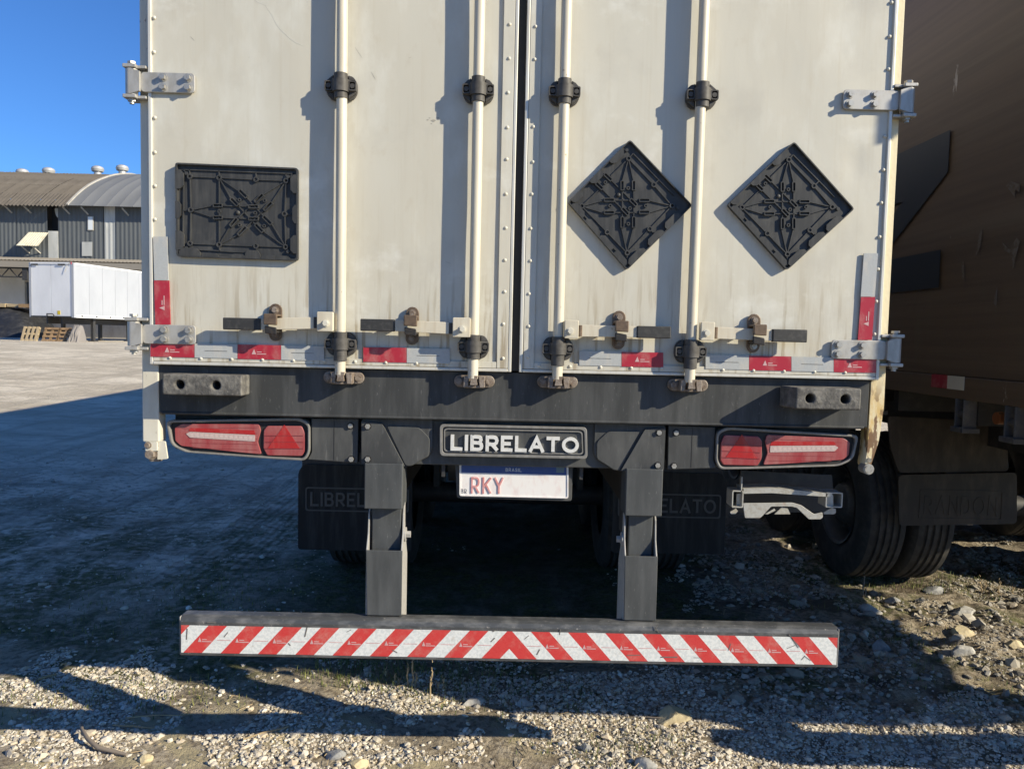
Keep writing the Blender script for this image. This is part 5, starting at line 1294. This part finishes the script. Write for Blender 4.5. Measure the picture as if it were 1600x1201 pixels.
rk = [
 (1503,947,42,24,ROCK,'largest pale rock with a flat top behind the gravel at right',1,.5),
 (1505,1017,32,21,ROCK,'pale wedge-shaped rock low on the gravel slope at right',2,.7),
 (1505,985,36,18,ROCKY,'ochre slab between the flat-topped rock and the wedge-shaped rock',3,.45),
 (1462,922,36,14,ROCKG,'grey flat slab just behind the flat-topped pale rock',4,.4),
 (1360,950,28,18,ROCK,'pale rock at the edge of the shadow near the striped bar end',5,.55),
 (1395,936,22,11,ROCKG,'small grey rock in front of the tan trailer wheels',6,.5),
 (1585,1000,26,18,ROCKY,'ochre rock at the far right edge of the lit gravel',7,.5),
 (1375,1008,30,18,ROCKG,'dark grey rock in shadow right of the striped bar end',8,.6),
 (1053,1117,44,20,ROCKY,'ochre block at the rim of the bumper bar shadow on the gravel',9,.55),
 (821,1096,20,15,ROCK,'pale rock beneath the middle of the striped bar',10,.6),
 (738,1095,30,14,ROCK,'pale flat rock right of the dry weed stalks',11,.5),
 (523,1175,26,18,ROCKG,'grey rock on the lit gravel near the bottom, left of the ochre one',12,.6),
 (558,1192,28,14,ROCKY,'ochre rock at the bottom edge of the lit gravel',13,.5),
 (914,1166,16,14,ROCKG,'small grey rock alone on the lit gravel right of the shadow tip',14,.8),
 (1012,1193,30,14,ROCK,'pale rock at the bottom edge of the gravel, below the ochre block',15,.5),
 (225,1185,20,12,ROCKY,'small tan rock beside the bent root at bottom left',16,.5),
]
for a in rk: rock(*a)
# dry weeds, twigs, grass
STRAW = mat('dry_straw', (.36,.27,.15), .8)
TWIG = mat('grey_twig', (.20,.165,.13), .85)
GRASS = mat('short_grass', (.10,.125,.035), .8, attr='tint')
def g3(px, py):
    x,y = atg(px,py); z = float(gh(x,y)); x,y = atg(px,py,z); return Vector((x,y,float(gh(x,y))))
def weed(px, py, stems, label, mt=STRAW):
    b0_ = g3(px,py); t = thing('dry_weed', label, 'weed', b0_, 'dry weed stalks in the gravel'); t.location = b0_
    for dx,hh,ln in stems:
        s_ = MB(); p0_ = Vector((dx,random.uniform(-.01,.01),-.005)); p = [p0_]
        for k in range(1,6): p.append(p0_+Vector((ln*k/5+random.uniform(-.004,.004),random.uniform(-.006,.006),hh*k/5)))
        s_.tube(p,[.004,.0038,.0036,.0034,.0038,.002],6)
        for k in range(7):
            c = p[2+k%4]+Vector((random.uniform(-.004,.004),random.uniform(-.004,.004),random.uniform(0,hh/6))); s_.tube([c,c+Vector((random.uniform(-.010,.010),random.uniform(-.006,.006),.014))],[.0025,.0008],5)
        s_.build('stalk',mt,t)
weed(641,1074,[(-.012,.105,-.003),(.010,.135,.004),(.022,.060,.008)],'tallest cluster of dry weed stalks beneath the striped bar')
weed(618,1070,[(.0,.050,-.004),(.012,.030,.010)],'short dry weed stalk left of the tallest cluster under the bar')
weed(602,1058,[(.0,.040,.004)],'shortest dry stalk, furthest left under the striped bar')
weed(672,1090,[(.0,.150,.006)],'single straight dry stalk right of the tallest cluster')
weed(690,1077,[(-.010,.040,-.006),(.006,.060,.002)],'short pair of dry stalks, furthest right under the bar')
weed(1534,928,[(0,.105,-.02),(.01,.075,.025)],'forked pale stalk in front of the dark gap at right',STRAW)
weed(1557,927,[(0,.085,.015),(.01,.05,-.004)],'thin pale stalk right of the forked one',STRAW)
weed(1583,930,[(0,.05,.0)],'short pale stalk nearest the right edge of the photo',STRAW)
weed(1348,928,[(0,.15,.0),(.006,.07,.012)],'dark thin stalk in shadow beside the tan trailer tyre',TWIG)
rt_ = MB(); pts_ = [g3(*p)+Vector((0,0,h)) for p,h in (((127,1136),.02),((128,1152),.035),((137,1166),.03),((155,1177),.02),((175,1180),.015),((198,1182),.010))]
rt_.tube(pts_,[.006,.007,.0085,.009,.008,.006],8); tag(rt_.build('dry_root',TWIG,smooth=60),'bent brown root lying on the lit gravel at bottom left','root')
def twig(a, b_, r_, label, h=.012, mt=STRAW):
    p, q_ = g3(*a), g3(*b_); mb = MB(); pp = [p+(q_-p)*t+Vector((0,0,h+random.uniform(-.004,.004))) for t in (0,.25,.5,.75,1)]
    for v in pp: v.z = max(v.z, float(gh(v.x,v.y))+.006)
    mb.tube(pp,r_,6); tag(mb.build('twig',mt),label,'twig','twigs lying on the gravel')
twig((380,1158),(450,1138),.0035,'pale straw twig crossing the lower shadow edge at left')
twig((196,1125),(300,1121),.0025,'thin twig lying inside the shadow band, lower left')
twig((60,1064),(88,1056),.006,'flat pale sliver of wood in the shadow near the left edge')
twig((95,1042),(104,1038),.005,'tiny pale splinter above the wooden sliver at left')
twig((1010,1122),(1050,1130),.004,'dark crooked twig on the gravel below the ochre block',mt=TWIG)
twig((176,1136),(240,1140),.003,'short straw along the shadow edge near the bent root')
gp = []
def patch(px, py, r_, n):
    c = g3(px,py)
    for _ in range(n): a = random.uniform(0,2*PI); q_ = r_*random.random()**.6; gp.append((c.x+q_*1.4*math.cos(a), c.y+q_*math.sin(a)))
for a in ((560,1045,.22,700),(700,1062,.25,420),(620,1050,.25,520),(800,1085,.3,300),(300,1085,.25,260),(60,1090,.2,160),(1420,915,.25,260),(1520,918,.35,300),(1580,915,.3,260),(1430,1000,.2,160),(1395,1000,.12,80),(330,900,.5,300),(180,940,.6,320),(380,940,.4,260),(250,970,.5,260),(1250,930,.4,260),(1340,910,.3,220),(180,1090,.2,120),(1000,1170,.2,160),(870,1170,.15,60),(1460,1055,.3,140)): patch(*a)
gv, gf, gc = [], [], []
for x,y in gp:
    z = float(gh(x,y)); h = random.uniform(.010,.036); a = random.uniform(0,2*PI); wd = random.uniform(.0012,.0026); ln = random.uniform(0,.02)
    dx, dy = math.cos(a), math.sin(a); o_ = len(gv); lx, ly = random.gauss(0,.5)*ln, random.gauss(0,.5)*ln
    gv += [(x-dx*wd,y-dy*wd,z-.003),(x+dx*wd,y+dy*wd,z-.003),(x+lx*.5+dx*wd*.7,y+ly*.5+dy*wd*.7,z+h*.6),(x+lx*.5-dx*wd*.7,y+ly*.5-dy*wd*.7,z+h*.6),(x+lx,y+ly,z+h)]
    gf += [(o_,o_+1,o_+2,o_+3),(o_+3,o_+2,o_+4)]
    c = random.choice(((1,1,1),(1.6,1.35,1.2),(.8,.9,.8),(2.2,1.8,2.0))); gc += [(*c,1)]*5
me = bpy.data.meshes.new('grass_tufts'); me.from_pydata(gv,[],gf); ca = me.color_attributes.new('tint','FLOAT_COLOR','POINT'); ca.data.foreach_set('color', np.array(gc,dtype=np.float32).ravel()); me.materials.append(GRASS)
o = bpy.data.objects.new('grass_tufts', me); col.objects.link(o); kind(o,'stuff')
sv, sf = [], []
for _ in range(420):                       # loose straw lying on the gravel
    if random.random() < .6: x, y = random.uniform(-2.3,2.4), random.uniform(.15,1.2)
    else: x, y = random.uniform(1.3,4.5), random.uniform(.8,3.2)
    a = random.uniform(0,2*PI); ln = random.uniform(.015,.06); wd = random.uniform(.0008,.0018); o_ = len(sv)
    dx, dy = math.cos(a), math.sin(a); z0 = float(gh(x,y))+.009; z1 = float(gh(x+dx*ln,y+dy*ln))+random.uniform(.006,.02)
    sv += [(x-dy*wd,y+dx*wd,z0),(x+dy*wd,y-dx*wd,z0),(x+dx*ln+dy*wd,y+dy*ln-dx*wd,z1),(x+dx*ln-dy*wd,y+dy*ln+dx*wd,z1),(x,y,z0+wd*1.6),(x+dx*ln,y+dy*ln,z1+wd*1.6)]
    sf += [(o_,o_+3,o_+2,o_+1),(o_,o_+4,o_+5,o_+3),(o_+1,o_+2,o_+5,o_+4),(o_,o_+1,o_+4),(o_+2,o_+3,o_+5)]
me = bpy.data.meshes.new('straw_litter'); me.from_pydata(sv,[],sf); me.materials.append(STRAW)
o = bpy.data.objects.new('straw_litter', me); col.objects.link(o); kind(o,'stuff')
